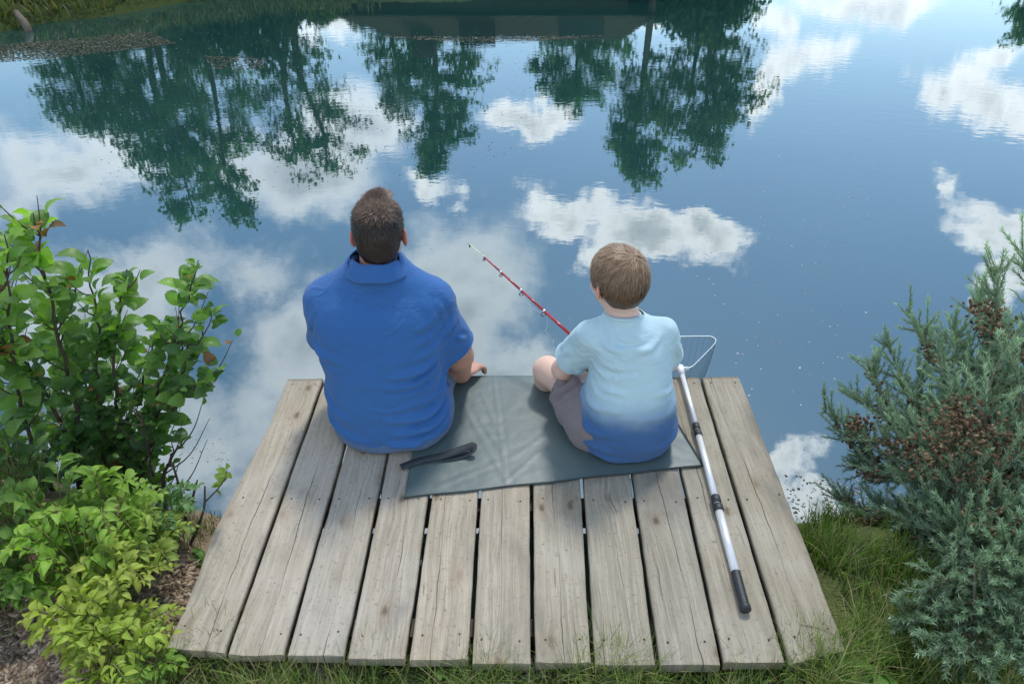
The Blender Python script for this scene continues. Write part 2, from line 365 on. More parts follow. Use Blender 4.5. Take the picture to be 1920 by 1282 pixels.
# ------------------------------------------------------------------ the deck
deck = empty('fishing_deck', (0.05, 1.0, 0), label='weathered grey wooden fishing platform of eleven planks at the pond edge', cat='deck')
edges = [((312, 1213), (545, 710)), ((424, 1222), (608, 709)), ((534, 1226), (684, 709)), ((648, 1232), (757, 709)), ((763, 1236), (838, 708)), ((881, 1240), (912, 708)),
         ((999, 1241), (995, 707)), ((1112, 1242), (1079, 707)), ((1234, 1243), (1157, 706)), ((1356, 1243), (1237, 706)), ((1479, 1243), (1314, 706)), ((1588, 1216), (1386, 705))]
TH = .034
for i in range(11):
    (nl, fl), (nr, fr) = edges[i], edges[i + 1]
    g = .0055
    nL, fL, nR, fR = [P(*q)[:2] for q in (nl, fl, nr, fr)]
    dy = random.uniform(-.006, .006)
    nL = nL + [g if i else 0, 0]; fL = fL + [g if i else 0, 0]; nR = nR - [g if i < 10 else 0, 0]; fR = fR - [g if i < 10 else 0, 0]
    if 0 < i < 10:
        ym = (nL[1] + nR[1]) / 2 + dy; nL[1] = nR[1] = ym
    c = (nL + fL + nR + fR) / 4
    NX, NY = 9, 60; V = []; F = []
    ph = random.uniform(0, 20)
    cup = random.uniform(-.002, .003)
    def pt(u, v):
        q = nL * (1 - u) * (1 - v) + nR * u * (1 - v) + fL * (1 - u) * v + fR * u * v
        e = (u - .5) * 2
        wob = mnoise.noise(Vector((ph + v * 5, e, i))) * .0028 + mnoise.noise(Vector((ph + v * 22, e * 3, i))) * .0012
        amt = 2.2 if ((i == 0 and e < 0) or (i == 10 and e > 0)) else 1
        if i == 0 and e < -.9: wob += .0035 * math.sin(v * 9 + 1) - .004
        return q[0] + wob * abs(e) ** 3 * amt - c[0], q[1] + (mnoise.noise(Vector((u * 6, ph, v * 2))) * .003 if v in (0, 1) else 0) - c[1]
    prof = [(0, -TH), (0, -.006), (.015, -.001), (.06, 0), (.27, 0), (.5, 0), (.73, 0), (.94, 0), (.985, -.001), (1, -.006), (1, -TH)]
    for b in range(NY + 1):
        v = b / NY
        for (u, z) in prof:
            x, y = pt(u, v)
            zz = z + cup * ((u - .5) * 2) ** 2 + (mnoise.noise(Vector((u * 3, v * 7, ph))) * .0012 if z > -.01 else 0)
            if b in (0, NY) and z > -.01: zz -= .0025
            V.append((x, y, zz))
    K = len(prof)
    for b in range(NY):
        for k in range(K):
            k2 = (k + 1) % K; F.append((b * K + k, b * K + k2, (b + 1) * K + k2, (b + 1) * K + k))
    F.append(tuple(range(K))); F.append(tuple(NY * K + k for k in range(K))[::-1])
    F = [f[::-1] for f in F]
    pl = mk('plank', np.array(V), F, M_wood, deck, True, (c[0] - .05, c[1] - 1.0, 0))
    pl.data.polygons.foreach_set('use_smooth', [len(q.vertices) == 4 for q in pl.data.polygons])
    # nails, three rows
    for v in (.055, .46, .97):
        for u in (.17, .83):
            x, y = pt(u + random.uniform(-.03, .03), v + random.uniform(-.006, .006)); mb = MB()
            mb.tube([(x, y, -.004), (x, y, .0012), (x, y, .0018)], [.0028, .0028, .002], 8)
            n_ = mb.build('nail', M_nail); n_.parent = pl
for yy in (1.01, 1.42, 1.93):
    mb = MB(); mb.box((0.05, yy, -TH - .05), (.755, .025, .040)); j_ = mb.build('joist', M_joist, deck, False)
for xx in (-.7, .05, .78):
    mb = MB(); mb.tube([(xx, 1.88, -.9), (xx, 1.88, -.05)], .045, 12); mb.build('post', M_joist, deck)

def litter():
    for (a, b, c_) in (((1500, 1170), (1540, 1178), (1578, 1196)), ((408, 1190), (412, 1183), (406, 1178))):
        q = [P(*a) + (0, 0, .003), P(*b) + (0, 0, .004), P(*c_) + (0, 0, .003)]; mb = MB(); mb.tube(spline(q, 12), .0012, 5)
        o = mb.build('dry_stalk', simple('dry_stalk', (.36, .30, .2), .9, bs=0), None, True, tuple(q[0])); props(o, 'thin dry stalk lying on the right end plank' if a[0] > 1000 else 'tiny curled stalk on the near end of the leftmost plank', 'stalk')
litter()
# ------------------------------------------------------------------ implicit surfaces for bodies and clothes
class Field:
    def __init__(s, lo, hi, h):
        s.lo = np.array(lo, np.float32); s.h = h; s.n = np.ceil((np.array(hi) - s.lo) / h).astype(int) + 1
        s.F = np.full(s.n, .5, np.float32)
    def put(s, fn, lo, hi, k=.02, op='add'):
        m = k + 3 * s.h; a = np.maximum(((np.array(lo) - m - s.lo) / s.h).astype(int), 0); b = np.minimum(((np.array(hi) + m - s.lo) / s.h).astype(int) + 2, s.n)
        if (b <= a).any(): return
        ax = [s.lo[i] + s.h * np.arange(a[i], b[i], dtype=np.float32) for i in range(3)]
        X, Y, Z = np.meshgrid(*ax, indexing='ij'); d = fn(X, Y, Z).astype(np.float32)
        sl = tuple(slice(a[i], b[i]) for i in range(3)); f = s.F[sl]
        if op == 'add': hh = np.maximum(k - np.abs(f - d), 0) / k; s.F[sl] = np.minimum(f, d) - hh * hh * k * .25
        else: d = -d; hh = np.maximum(k - np.abs(f - d), 0) / k; s.F[sl] = np.maximum(f, d) + hh * hh * k * .25
    def cone(s, a, b, ra, rb, k=.02, op='add', flat=None):
        a = np.array(a, float); b = np.array(b, float); r = max(ra, rb); ba = b - a; L = ba.dot(ba) + 1e-9
        if flat is not None:
            fn_, fs = np.array(flat[0], float), flat[1]; fn_ /= np.linalg.norm(fn_)
        def f(X, Y, Z):
            x, y, z = X - a[0], Y - a[1], Z - a[2]; t = np.clip((x * ba[0] + y * ba[1] + z * ba[2]) / L, 0, 1)
            x, y, z = x - t * ba[0], y - t * ba[1], z - t * ba[2]
            q = x * x + y * y + z * z
            if flat is not None: pn = x * fn_[0] + y * fn_[1] + z * fn_[2]; q = q + pn * pn * (fs * fs - 1)
            return np.sqrt(q) - (ra + (rb - ra) * t)
        s.put(f, np.minimum(a, b) - r, np.maximum(a, b) + r, k, op)
    def ell(s, c, r, M=None, k=.02, op='add'):
        c = np.array(c, float); r = np.array(r, float); M = np.eye(3) if M is None else np.array(M); e = np.abs(M.T) @ r + .001
        def f(X, Y, Z):
            x, y, z = X - c[0], Y - c[1], Z - c[2]; q = [(M[i][0] * x + M[i][1] * y + M[i][2] * z) for i in range(3)]
            k0 = np.sqrt(sum((q[i] / r[i]) ** 2 for i in range(3))); k1 = np.sqrt(sum((q[i] / r[i] ** 2) ** 2 for i in range(3))) + 1e-6
            return k0 * (k0 - 1) / k1
        s.put(f, c - e, c + e, k, op)
    def loft(s, rings, k=.03, ex=2.3, infl=0.0):      # rings: (z, cx, cy, rx, ry)
        r = np.array(rings, float); z0, z1 = r[0, 0], r[-1, 0]
        zz = np.linspace(z0, z1, 200); rr = [np.interp(zz, r[:, 0], r[:, j]) for j in (1, 2, 3, 4)]
        ker = np.ones(21) / 21; rr = [np.convolve(np.pad(q, 10, mode='edge'), ker, 'valid') for q in rr]
        def f(X, Y, Z):
            cx, cy, rx, ry = [np.interp(Z, zz, q) for q in rr]; rx = rx + infl; ry = ry + infl
            d = ((np.abs((X - cx) / rx) ** ex + np.abs((Y - cy) / ry) ** ex) ** (1 / ex) - 1) * np.minimum(rx, ry)
            cap = np.maximum(z0 - Z, Z - z1); q = np.maximum(d + .02, 0); c_ = np.maximum(cap + .02, 0)
            return np.sqrt(q * q + c_ * c_) - .02 + np.minimum(np.maximum(d + .02, cap + .02), 0)
        lo = (min(r[:, 1] - r[:, 3]) - infl, min(r[:, 2] - r[:, 4]) - infl, z0); hi = (max(r[:, 1] + r[:, 3]) + infl, max(r[:, 2] + r[:, 4]) + infl, z1)
        s.put(f, lo, hi, k)
    def mesh(s, relax=2):
        F = s.F; F = np.pad(F, 1, constant_values=.5); S = F < 0
        c = [(i, j, k) for i in (0, 1) for j in (0, 1) for k in (0, 1)]; sh = tuple(np.array(F.shape) - 1)
        def cs(A, o): return A[o[0]:o[0] + sh[0], o[1]:o[1] + sh[1], o[2]:o[2] + sh[2]]
        cnt = sum(cs(S, o).astype(np.int8) for o in c); act = (cnt > 0) & (cnt < 8); idx = np.argwhere(act); N = len(idx)
        vid = np.full(sh, -1, np.int32); vid[act] = np.arange(N)
        acc = np.zeros((N, 3)); w_ = np.zeros(N)
        val = {o: F[idx[:, 0] + o[0], idx[:, 1] + o[1], idx[:, 2] + o[2]] for o in c}
        for o in c:
            for ax in range(3):
                if o[ax] == 0:
                    p = list(o); p[ax] = 1; p = tuple(p); fa, fb = val[o], val[p]; m = (fa < 0) != (fb < 0)
                    t = np.where(m, fa / (fa - fb + 1e-12), 0); q = np.tile(np.array(o, float), (N, 1)); q[:, ax] += t; acc[m] += q[m]; w_[m] += 1
        V = idx + acc / w_[:, None]
        Q = []
        for ax in range(3):
            u, v = (ax + 1) % 3, (ax + 2) % 3
            A = S.take(range(0, S.shape[ax] - 1), ax); B = S.take(range(1, S.shape[ax]), ax); e = np.argwhere(A != B)
            e = e[(e[:, u] > 0) & (e[:, v] > 0) & (e[:, u] < sh[u]) & (e[:, v] < sh[v])]
            ins = A[tuple(e.T)]
            def cell(du, dv): q = e.copy(); q[:, u] -= du; q[:, v] -= dv; return vid[tuple(q.T)]
            q = np.stack([cell(1, 1), cell(0, 1), cell(0, 0), cell(1, 0)], 1); q[~ins] = q[~ins][:, ::-1]; Q.append(q)
        Q = np.concatenate(Q); Q = Q[(Q >= 0).all(1)]
        V = (V - 1) * s.h + s.lo
        for _ in range(relax):
            nb = np.zeros_like(V); cn = np.zeros(len(V))
            for a_, b_ in ((0, 1), (1, 2), (2, 3), (3, 0)):
                np.add.at(nb, Q[:, a_], V[Q[:, b_]]); np.add.at(cn, Q[:, a_], 1); np.add.at(nb, Q[:, b_], V[Q[:, a_]]); np.add.at(cn, Q[:, b_], 1)
            V = V * .5 + .5 * nb / np.maximum(cn, 1)[:, None]
        return V, Q
def vnormals(V, Q):
    n = np.cross(V[Q[:, 2]] - V[Q[:, 0]], V[Q[:, 3]] - V[Q[:, 1]]); N = np.zeros_like(V)
    for i in range(4): np.add.at(N, Q[:, i], n)
    return N / (np.linalg.norm(N, axis=1)[:, None] + 1e-12)
def fold_disp(V, N, folds):
    d = np.zeros(len(V))
    for pts, wd, dep in folds:
        pts = spline(pts, 10); best = np.full(len(V), 9.); tt = np.zeros(len(V))
        for i in range(9):
            a_, b_ = pts[i], pts[i + 1]; e = b_ - a_; t = np.clip(((V - a_) @ e) / (e @ e), 0, 1); q = np.linalg.norm(V - a_ - t[:, None] * e, axis=1)
            m = q < best; best[m] = q[m]; tt[m] = (i + t[m]) / 9
        tap = np.sin(np.pi * np.clip(tt, 0.02, .98)) ** .6
        prof = np.exp(-(best / wd) ** 2) - .45 * np.exp(-((best - 1.9 * wd) / (wd * .9)) ** 2)
        d += dep * prof * tap
    return V + N * d[:, None]
def noise_disp(V, N, scale, amp, seed=0):
    s = np.array(scale, float)
    d = np.array([mnoise.fractal(Vector(q), 1.0, 2.0, 3) for q in (V * s + seed)]) * amp
    return V + N * d[:, None]
def cut(o, cuts):
    """trim cloth at openings: (point, normal pointing to the removed side, centre, radius)"""
    bm = bmesh.new(); bm.from_mesh(o.data)
    for (pnt, nor, cen, rad) in cuts:
        c_ = Vector(cen); fs = [f for f in bm.faces if (f.calc_center_median() - c_).length < rad]
        geom = list({v for f in fs for v in f.verts}) + list({e for f in fs for e in f.edges}) + fs
        bmesh.ops.bisect_plane(bm, geom=geom, plane_co=Vector(pnt), plane_no=Vector(nor), clear_outer=True)
    bm.to_mesh(o.data); bm.free()
    o.data.polygons.foreach_set('use_smooth', [True] * len(o.data.polygons))
def solidify(o, th):
    md = o.modifiers.new('thickness', 'SOLIDIFY'); md.thickness = th; md.offset = -1
def hems(o, mat_, rad, par=None):
    """stitched rolled edge along every open border of a cloth mesh"""
    bm = bmesh.new(); bm.from_mesh(o.data); nb = {}
    for e in bm.edges:
        if len(e.link_faces) == 1:
            a, b = e.verts[0].index, e.verts[1].index; nb.setdefault(a, []).append(b); nb.setdefault(b, []).append(a)
    co = {v.index: np.array(v.co) for v in bm.verts}; seen = set()
    for st in list(nb):
        if st in seen: continue
        loop = [st]; seen.add(st)
        while True:
            nx = [q for q in nb[loop[-1]] if q not in seen]
            if not nx: break
            loop.append(nx[0]); seen.add(nx[0])
        if len(loop) < 24: continue
        pts = np.array([co[i] for i in loop])
        for _ in range(6): pts = (np.roll(pts, 1, 0) + 2 * pts + np.roll(pts, -1, 0)) / 4
        pts = pts[::2]; pts = np.vstack([pts, pts[:1]]); mb = MB(); mb.tube(pts, rad, 6, False); h_ = mb.build('hem', mat_); h_.parent = o
    bm.free()
def rotz(a): c, s = math.cos(a), math.sin(a); return np.array([[c, -s, 0], [s, c, 0], [0, 0, 1]])
def rotx(a): c, s = math.cos(a), math.sin(a); return np.array([[1, 0, 0], [0, c, -s], [0, s, c]])

class Head:                               # head frame: x right, y forward, z up; s = size
    def __init__(s, c, yaw, pitch, sc_): s.c = np.array(c, float); s.R = rotz(yaw) @ rotx(pitch); s.s = sc_
    def w(s, p): return s.c + s.R @ (np.array(p, float) * s.s)
    def inv(s, V): return ((V - s.c) @ s.R) / s.s
    def add(s, f, ear=1.0):
        M = s.R.T; k = s.s
        f.ell(s.w((0, -.008, .018)), np.array((.071, .090, .082)) * k, M, .01)
        f.ell(s.w((0, .028, -.045)), np.array((.056, .062, .062)) * k, M, .03 * k)
        f.cone(s.w((0, .070, -.088)), s.w((0, .072, -.092)), .017 * k, .016 * k, .025 * k)
        f.ell(s.w((0, .070, .012)), np.array((.05, .018, .014)) * k, M, .02 * k)
        for sx_ in (-1, 1):
            f.ell(s.w((sx_ * .030, .088, -.008)), np.array((.016, .012, .011)) * k, M, .012 * k, 'sub')
            f.ell(s.w((sx_ * .030, .074, -.008)), np.array((.0125, .0125, .0115)) * k, M, .003 * k)
            f.ell(s.w((sx_ * .042, .055, -.035)), np.array((.02, .022, .018)) * k, M, .02 * k)
            E = rotz(sx_ * .45); ME = (s.R @ E).T
            f.ell(s.w((sx_ * .077, -.010, -.018)), np.array((.007, .020, .032)) * k * ear, ME, .006 * k)
            f.ell(s.w((sx_ * .084, -.004, -.014)), np.array((.006, .011, .018)) * k, ME, .004 * k, 'sub')
        f.cone(s.w((0, .084, .000)), s.w((0, .104, -.034)), .007 * k, .011 * k, .010 * k)
        f.ell(s.w((0, .094, -.038)), np.array((.016, .010, .008)) * k, M, .008 * k)
        f.ell(s.w((0, .085, -.062)), np.array((.023, .009, .005)) * k, M, .006 * k)
        f.ell(s.w((0, .083, -.072)), np.array((.020, .009, .006)) * k, M, .006 * k)
def hand(f, wr, d, n, thumb, s=1.0, curl=(.3, .3, .3, .3), spread=.12, joint=(.5, .6, .5)):
    """wr wrist point, d finger direction, n back-of-hand normal, thumb = +1/-1 side along cross(d,n)"""
    wr, d, n = (np.array(q, float) for q in (wr, d, n)); d /= np.linalg.norm(d); n -= d * n.dot(d); n /= np.linalg.norm(n); sd_ = np.cross(d, n) * thumb
    pc = wr + d * .045 * s; M = np.stack([sd_, d, n])
    f.ell(pc, np.array((.040, .052, .015)) * s, M, .012 * s)
    f.cone(wr + d * .075 * s + sd_ * .026 * s, wr + d * .075 * s - sd_ * .026 * s, .0115 * s, .0105 * s, .010 * s)
    off = (.029, .010, -.009, -.027); ln = (.070, .079, .073, .056)
    tips = []
    for i in range(4):
        dd = d * math.cos(spread * (1.5 - i)) + sd_ * math.sin(spread * (1.5 - i)); p = wr + d * .080 * s + sd_ * off[i] * s; a = curl[i]
        for j, fr in enumerate((.45, .30, .25)):
            v = dd * math.cos(a) - n * math.sin(a); q = p + v * ln[i] * fr * s
            f.cone(p, q, (.0088 - .0006 * j) * s, (.0082 - .0007 * j) * s, .004 * s); p = q; a += curl[i] * joint[j] * 2
        tips.append(p)
    p = wr + d * .018 * s + sd_ * .026 * s; v = d * .62 + sd_ * .70 - n * .30; v /= np.linalg.norm(v)
    for fr, r0, r1, tw in ((.042, .0145, .0115, 0), (.032, .0112, .0095, .45), (.026, .0095, .0078, .5)):
        v = v * math.cos(tw) + (d - sd_ * .3 - n * .25) * math.sin(tw); v /= np.linalg.norm(v); q = p + v * fr * s; f.cone(p, q, r0 * s, r1 * s, .006 * s); p = q
    return tips
def tint_body(V, base, head, ears=(.62, .16, .12)):
    C = np.tile(np.array(base, float), (len(V), 1)); q = head.inv(V)
    er = (np.abs(q[:, 0]) > .074) & (np.abs(q[:, 2] + .018) < .04) & (np.abs(q[:, 1] + .01) < .04); C[er] = C[er] * .35 + np.array(ears) * .65  # ears reddened in the colour, standing in for sunlight glowing through them
    lp = (np.abs(q[:, 0]) < .024) & (q[:, 1] > .084) & (np.abs(q[:, 2] + .067) < .011); C[lp] = (.50, .20, .17)
    for sx_ in (-1, 1):
        ey = (np.hypot(q[:, 0] - sx_ * .030, q[:, 2] + .008) < .0095) & (q[:, 1] > .070); C[ey] = (.75, .73, .70)
        ir = (np.hypot(q[:, 0] - sx_ * .030, q[:, 2] + .008) < .0050) & (q[:, 1] > .070); C[ir] = (.06, .09, .13)
        br = (np.abs(q[:, 2] - .014) < .0045) & (np.abs(q[:, 0] - sx_ * .032) < .018) & (q[:, 1] > .066); C[br] = (.07, .045, .03)
    return C

def hair_strands(head, roots, flow, length, wdt, cols, lift=.2, seg=4, jit=.25):
    """thin tapered locks lying over the scalp; roots in head frame, flow(root)->direction"""
    V = []; F = []; C = []
    for q in roots:
        nrm = q / np.array([.071, .090, .082]) ** 2; nrm /= np.linalg.norm(nrm); d = np.array(flow(q), float) + rng.normal(0, jit, 3) * .5
        d -= nrm * d.dot(nrm); d /= np.linalg.norm(d) + 1e-9; L = length(q) * rng.uniform(.6, 1.2); sd_ = np.cross(d, nrm); col = np.array(cols(q)) * rng.uniform(.65, 1.35)
        b = len(V); p = q.copy(); wd = wdt * rng.uniform(.7, 1.3)
        for j in range(seg + 1):
            t = j / seg; ww = wd * (1 - t) ** .7 + .0002
            V.append(head.w(p + sd_ * ww)); V.append(head.w(p - sd_ * ww)); C += [col, col]
            nr = p / np.array([.071, .090, .082]) ** 2; nr /= np.linalg.norm(nr)
            dd = d - nr * d.dot(nr) * .8 + nr * (lift if np.isscalar(lift) else lift(q)) * (1 - .4 * t); dd /= np.linalg.norm(dd); p = p + dd * L / seg
            d = dd
        for j in range(seg): F.append((b + 2 * j, b + 2 * j + 1, b + 2 * j + 3, b + 2 * j + 2))
    return np.array(V), np.array(F), np.array(C)
M_hair = attr_mat('hair', rough=.45, spec=.45, rand=.25)
M_shoe = simple('shoe_leather', (.06, .055, .05), .6)
M_sole = simple('shoe_sole', (.45, .44, .42), .8)
def shoe(parent, ankle, L, yaw=0.0, pit=-.35, name='shoe'):
    f = Field(np.array(ankle) - [.14, .14, .2], np.array(ankle) + [.16, .30, .1], .006); Rm = rotz(yaw) @ rotx(pit); a_ = np.array(ankle, float)
    def W(p): return a_ + Rm @ np.array(p)
    f.cone(W((0, -.03, -.045)), W((0, L * .62, -.055)), .036, .034, .03, flat=((0, 0, 1), 1.25)); f.cone(W((0, 0, .01)), W((0, -.005, -.04)), .040, .038, .03); f.cone(W((0, L * .2, -.04)), W((0, L * .35, -.05)), .04, .035, .02)
    V, Q = f.mesh(2); s_ = mk(name, V, Q, M_shoe, parent)
    mb = MB(); n = 20; pts = []
    for k in range(n):
        an = 2 * math.pi * k / n; y = L * .28 + (L * .5 + .01) * math.cos(an); x = (.040 if math.cos(an) > 0 else .034) * math.sin(an); pts.append((x, y))
    top = [W((x, y, -.078)) for x, y in pts]; bot = [W((x, y, -.096)) for x, y in pts]
    mb.add(top + bot, [tuple(range(n))[::-1], tuple(range(n, 2 * n))] + [(k, (k + 1) % n, n + (k + 1) % n, n + k) for k in range(n)])
    so = mb.build('sole', M_sole); so.parent = s_
    return s_

# ---- the man
MO = np.array([-.41, 1.735, 0.0])
def build_man():
    H = Head((.022, .080, .682), 0.03, -.10, .96)
    shL, shR = (-.155, .040, .462), (.164, .035, .466)
    elL, elR = (-.205, .130, .275), (.230, .085, .262); wrL, wrR = (-.115, .290, .185), (.228, .215, .048)
    hipL, hipR = (-.09, .03, .095), (.095, .03, .095); knL, knR = (-.13, .38, .03), (.165, .355, .022); anL, anR = (-.12, .43, -.33), (.165, .42, -.33)
    rings = [(.01, .012, .01, .15, .11), (.08, .012, 0, .172, .125), (.20, .008, 0, .165, .12), (.33, .0, .012, .168, .118), (.42, 0, .030, .160, .104), (.47, 0, .044, .138, .086), (.51, .003, .052, .092, .066), (.56, .01, .056, .062, .058)]
    f = Field((-.36, -.22, -.44), (.40, .60, .86), .0052)
    f.loft(rings, .03, 2.2)
    f.cone((.012, .056, .54), (.018, .078, .645), .060, .056, .03)
    for a_, b_ in ((shL, elL), (shR, elR)): f.cone(a_, b_, .054, .043, .05)
    for a_, b_ in ((elL, wrL), (elR, wrR)):
        m_ = np.array(a_) * .7 + np.array(b_) * .3; f.cone(a_, m_, .045, .048, .02); f.cone(m_, b_, .048, .033, .02)
    hand(f, wrR, (.50, .85, -.16), (-.05, .16, 1), -1, 1.0, (.22, .30, .36, .42), .07, (.7, .9, .6))
    hand(f, wrL, (.45, .85, -.25), (-.1, .3, 1), 1, 1.05, (.25, .28, .3, .35), .1)
    for a_, b_, c_ in ((hipL, knL, anL), (hipR, knR, anR)): f.cone(a_, b_, .075, .055, .04); f.cone(b_, c_, .052, .036, .03)
    H.add(f)
    V, Q = f.mesh(2); C = tint_body(V, (.54, .30, .215), H)
    root = mk('person', V, Q, M_skin, None, True, tuple(MO), {'Col': C})
    props(root, 'man in a blue polo shirt and jeans sitting at the left of the deck edge', 'person')
    # jeans
    f = Field((-.30, -.22, -.36), (.34, .56, .30), .0065)
    f.loft([(.0, .014, .006, .190, .156), (.035, .014, .0, .201, .160), (.075, .014, .0, .184, .138), (.12, .012, .002, .18, .134), (.20, .01, .0, .178, .130), (.25, .01, .0, .172, .128)], .03, 2.3)
    for a_, b_, c_ in ((hipL, knL, anL), (hipR, knR, anR)):
        a2 = np.array(a_); a2[2] = .088; f.cone(a2, b_, .092, .070, .05); c2 = np.array(c_) + [0, 0, .03]; f.cone(b_, c2, .069, .058, .03)
    V, Q = f.mesh(2); N = vnormals(V, Q)
    fl = []
    for kx in (knR, knL):
        for j in range(5):
            y = .06 + .055 * j; x = kx[0] * (.55 + y * 1.2); fl.append(([(x - .08, y - .03, .13), (x, y, .17), (x + .08, y + .02, .12)], .011, .005 * (-1) ** j))
    V = fold_disp(V, N, fl); V = noise_disp(V, N, (9, 14, 9), .005); V[:, 2] = np.maximum(V[:, 2], np.where(V[:, 1] < .26, .006, -9))
    j_ = mk('jeans', V, Q, cloth('denim', (.095, .160, .28), rough=.9, weave=700), root)
    cut(j_, [((anL[0], anL[1], -.32), (0, 0, -1), anL, .12), ((anR[0], anR[1], -.32), (0, 0, -1), anR, .12)])
    # polo shirt: hollow cloth, open at neck, sleeves and hem
    f = Field((-.38, -.24, -.04), (.40, .26, .66), .0044)
    SR = [(-.03, .014, .0, .180, .138), (.03, .014, -.004, .195, .150), (.10, .012, -.008, .199, .154), (.20, .008, -.008, .191, .148), (.30, .002, 0, .183, .140), (.38, 0, .014, .180, .132), (.44, 0, .028, .168, .118), (.49, .002, .040, .138, .100), (.535, .004, .048, .100, .082), (.585, .008, .055, .072, .068), (.62, .010, .058, .066, .064)]
    f.loft(SR, .03, 2.35)
    eL = np.array(elL); eR = np.array(elR); sL = np.array(shL); sR = np.array(shR)
    f.cone(sR + [.0, 0, .0], eR * .98 + sR * .02 + [0, 0, -.01], .060, .067, .06); f.cone(sL + [-.0, 0, .0], eL * .98 + sL * .02 + [0, 0, -.01], .060, .064, .06)
    f.cone((.055, .052, .545), sR + [-.01, .005, .0], .050, .058, .07); f.cone((-.045, .052, .545), sL + [.01, .005, .0], .050, .058, .07)
    f.ell((.085, -.04, .38), (.085, .05, .11), None, .06); f.ell((-.085, -.04, .38), (.085, .05, .11), None, .06)
    V, Q = f.mesh(3); N = vnormals(V, Q)
    fo = [([(.235, .02, .43), (.20, -.05, .38), (.13, -.11, .34)], .014, .007), ([(.22, -.02, .47), (.175, -.07, .43), (.12, -.10, .42)], .012, -.005),
          ([(.20, -.03, .355), (.15, -.10, .315), (.05, -.14, .30)], .012, .0065), ([(.19, -.05, .305), (.13, -.12, .275), (.02, -.15, .27)], .010, .005),
          ([(.205, -.03, .20), (.15, -.12, .155), (.03, -.16, .15)], .012, .008), ([(.21, -.02, .15), (.16, -.12, .11), (.04, -.165, .095)], .012, .008),
          ([(.21, -.03, .10), (.15, -.13, .06), (.02, -.165, .05)], .011, .007), ([(.20, .02, .25), (.185, -.07, .20), (.10, -.14, .20)], .011, .006),
          ([(-.19, -.03, .13), (-.14, -.12, .08), (-.03, -.16, .055)], .013, .006), ([(-.195, -.02, .22), (-.16, -.10, .17), (-.08, -.15, .14)], .014, .005),
          ([(-.19, -.02, .40), (-.17, -.08, .36), (-.10, -.11, .35)], .013, .005), ([(-.06, -.04, .535), (0, -.055, .522), (.07, -.04, .535)], .010, .005),
          ([(.03, -.085, .47), (.06, -.09, .50), (.09, -.07, .52)], .008, .004), ([(.19, -.03, .53), (.215, -.035, .46), (.24, -.02, .40)], .010, .005),
          ([(.15, -.04, .53), (.185, -.055, .49), (.20, -.06, .44)], .009, -.005), ([(.21, .03, .36), (.25, .02, .34), (.29, .04, .33)], .009, .005), ([(.20, .02, .40), (.25, -.01, .385), (.30, .03, .38)], .009, -.004), ([(.19, -.04, .33), (.16, -.09, .30), (.11, -.13, .29)], .006, -.004), ([(.20, -.03, .175), (.17, -.10, .14), (.10, -.15, .125)], .006, -.0045), ([(.20, -.03, .125), (.15, -.13, .085), (.07, -.16, .075)], .006, -.0045), ([(.17, -.03, .28), (.15, -.10, .25), (.09, -.14, .235)], .006, .0035), ([(.19, -.02, .06), (.13, -.13, .045), (.0, -.16, .055)], .006, .004), ([(-.19, -.03, .09), (-.12, -.13, .05), (.0, -.16, .04)], .007, .004), ([(-.04, -.14, .20), (.03, -.15, .185), (.10, -.14, .20)], .008, .003), ([(.02, -.11, .43), (.07, -.10, .45), (.11, -.08, .49)], .006, .003),
          ([(-.165, -.045, .46), (-.185, -.035, .40), (-.195, .0, .33)], .010, -.007), ([(-.20, -.02, .43), (-.22, .0, .38), (-.235, .03, .34)], .010, .004)]
    fo = [(a, b * 1.0, c * 2.0) for a, b, c in fo]; V = fold_disp(V, N, fo); V = noise_disp(V, N, (7, 7, 12), .0045, 3.3); V = noise_disp(V, N, (22, 22, 30), .0012, 9.1); V[:, 2] = np.maximum(V[:, 2], -.02)
    s_ = mk('polo_shirt', V, Q, cloth('blue_pique', (.040, .140, .37), rough=.88, weave=1100, bd=.0005), root)
    uR = (eR - sR) / np.linalg.norm(eR - sR); uL = (eL - sL) / np.linalg.norm(eL - sL)
    cR = eR + uR * .0; cL = eL + uL * .005
    cut(s_, [(cR - uR * .012, uR + np.array((.25, 0, .0)), cR + uR * .03, .115), (cL - uL * .012, uL, cL + uL * .03, .105), ((0, 0, .595), (0, -.45, 1), (0, .055, .62), .09), ((0, 0, .036), (.05, 0, -1), (0, 0, -.05), .33)])
    solidify(s_, .003); hems(s_, bpy.data.materials['blue_pique'], .0030)
    # collar: stands at the neck and folds over
    V = []; F = []; n = 48; prof = [(.062, .555), (.062, .600), (.065, .608), (.072, .607), (.084, .592), (.102, .562)]
    for k in range(n + 1):
        an = 2 * math.pi * (k / n) + math.pi / 2; fr = max(0, math.sin(an)); gapc = .0
        for r_, z_ in prof:
            z = z_ - .030 * fr ** 1.5 + (.010 if math.sin(an) < 0 else 0) * -math.sin(an) + .002 * math.sin(an * 7)
            V.append((.010 + r_ * 1.06 * math.cos(an), .056 + r_ * 1.0 * math.sin(an) * (1 + .25 * fr), z))
    K = len(prof)
    for k in range(n):
        if k in (0, n - 1): continue
        for j in range(K - 1): F.append((k * K + j, (k + 1) * K + j, (k + 1) * K + j + 1, k * K + j + 1))
    co = mk('collar', np.array(V), F, bpy.data.materials['blue_pique']); co.parent = s_; md = co.modifiers.new('t', 'SOLIDIFY'); md.thickness = .003; md.offset = 0
    sb = co.modifiers.new('s', 'SUBSURF'); sb.levels = sb.render_levels = 1
    # hair
    f = Field(np.array(H.c) - .16, np.array(H.c) + .16, .004)
    M = H.R.T
    f.ell(H.w((0, -.012, .020)), np.array((.0750, .092, .082)) * H.s, M, .01); f.ell(H.w((0, -.045, -.035)), np.array((.060, .050, .060)) * H.s, M, .03)
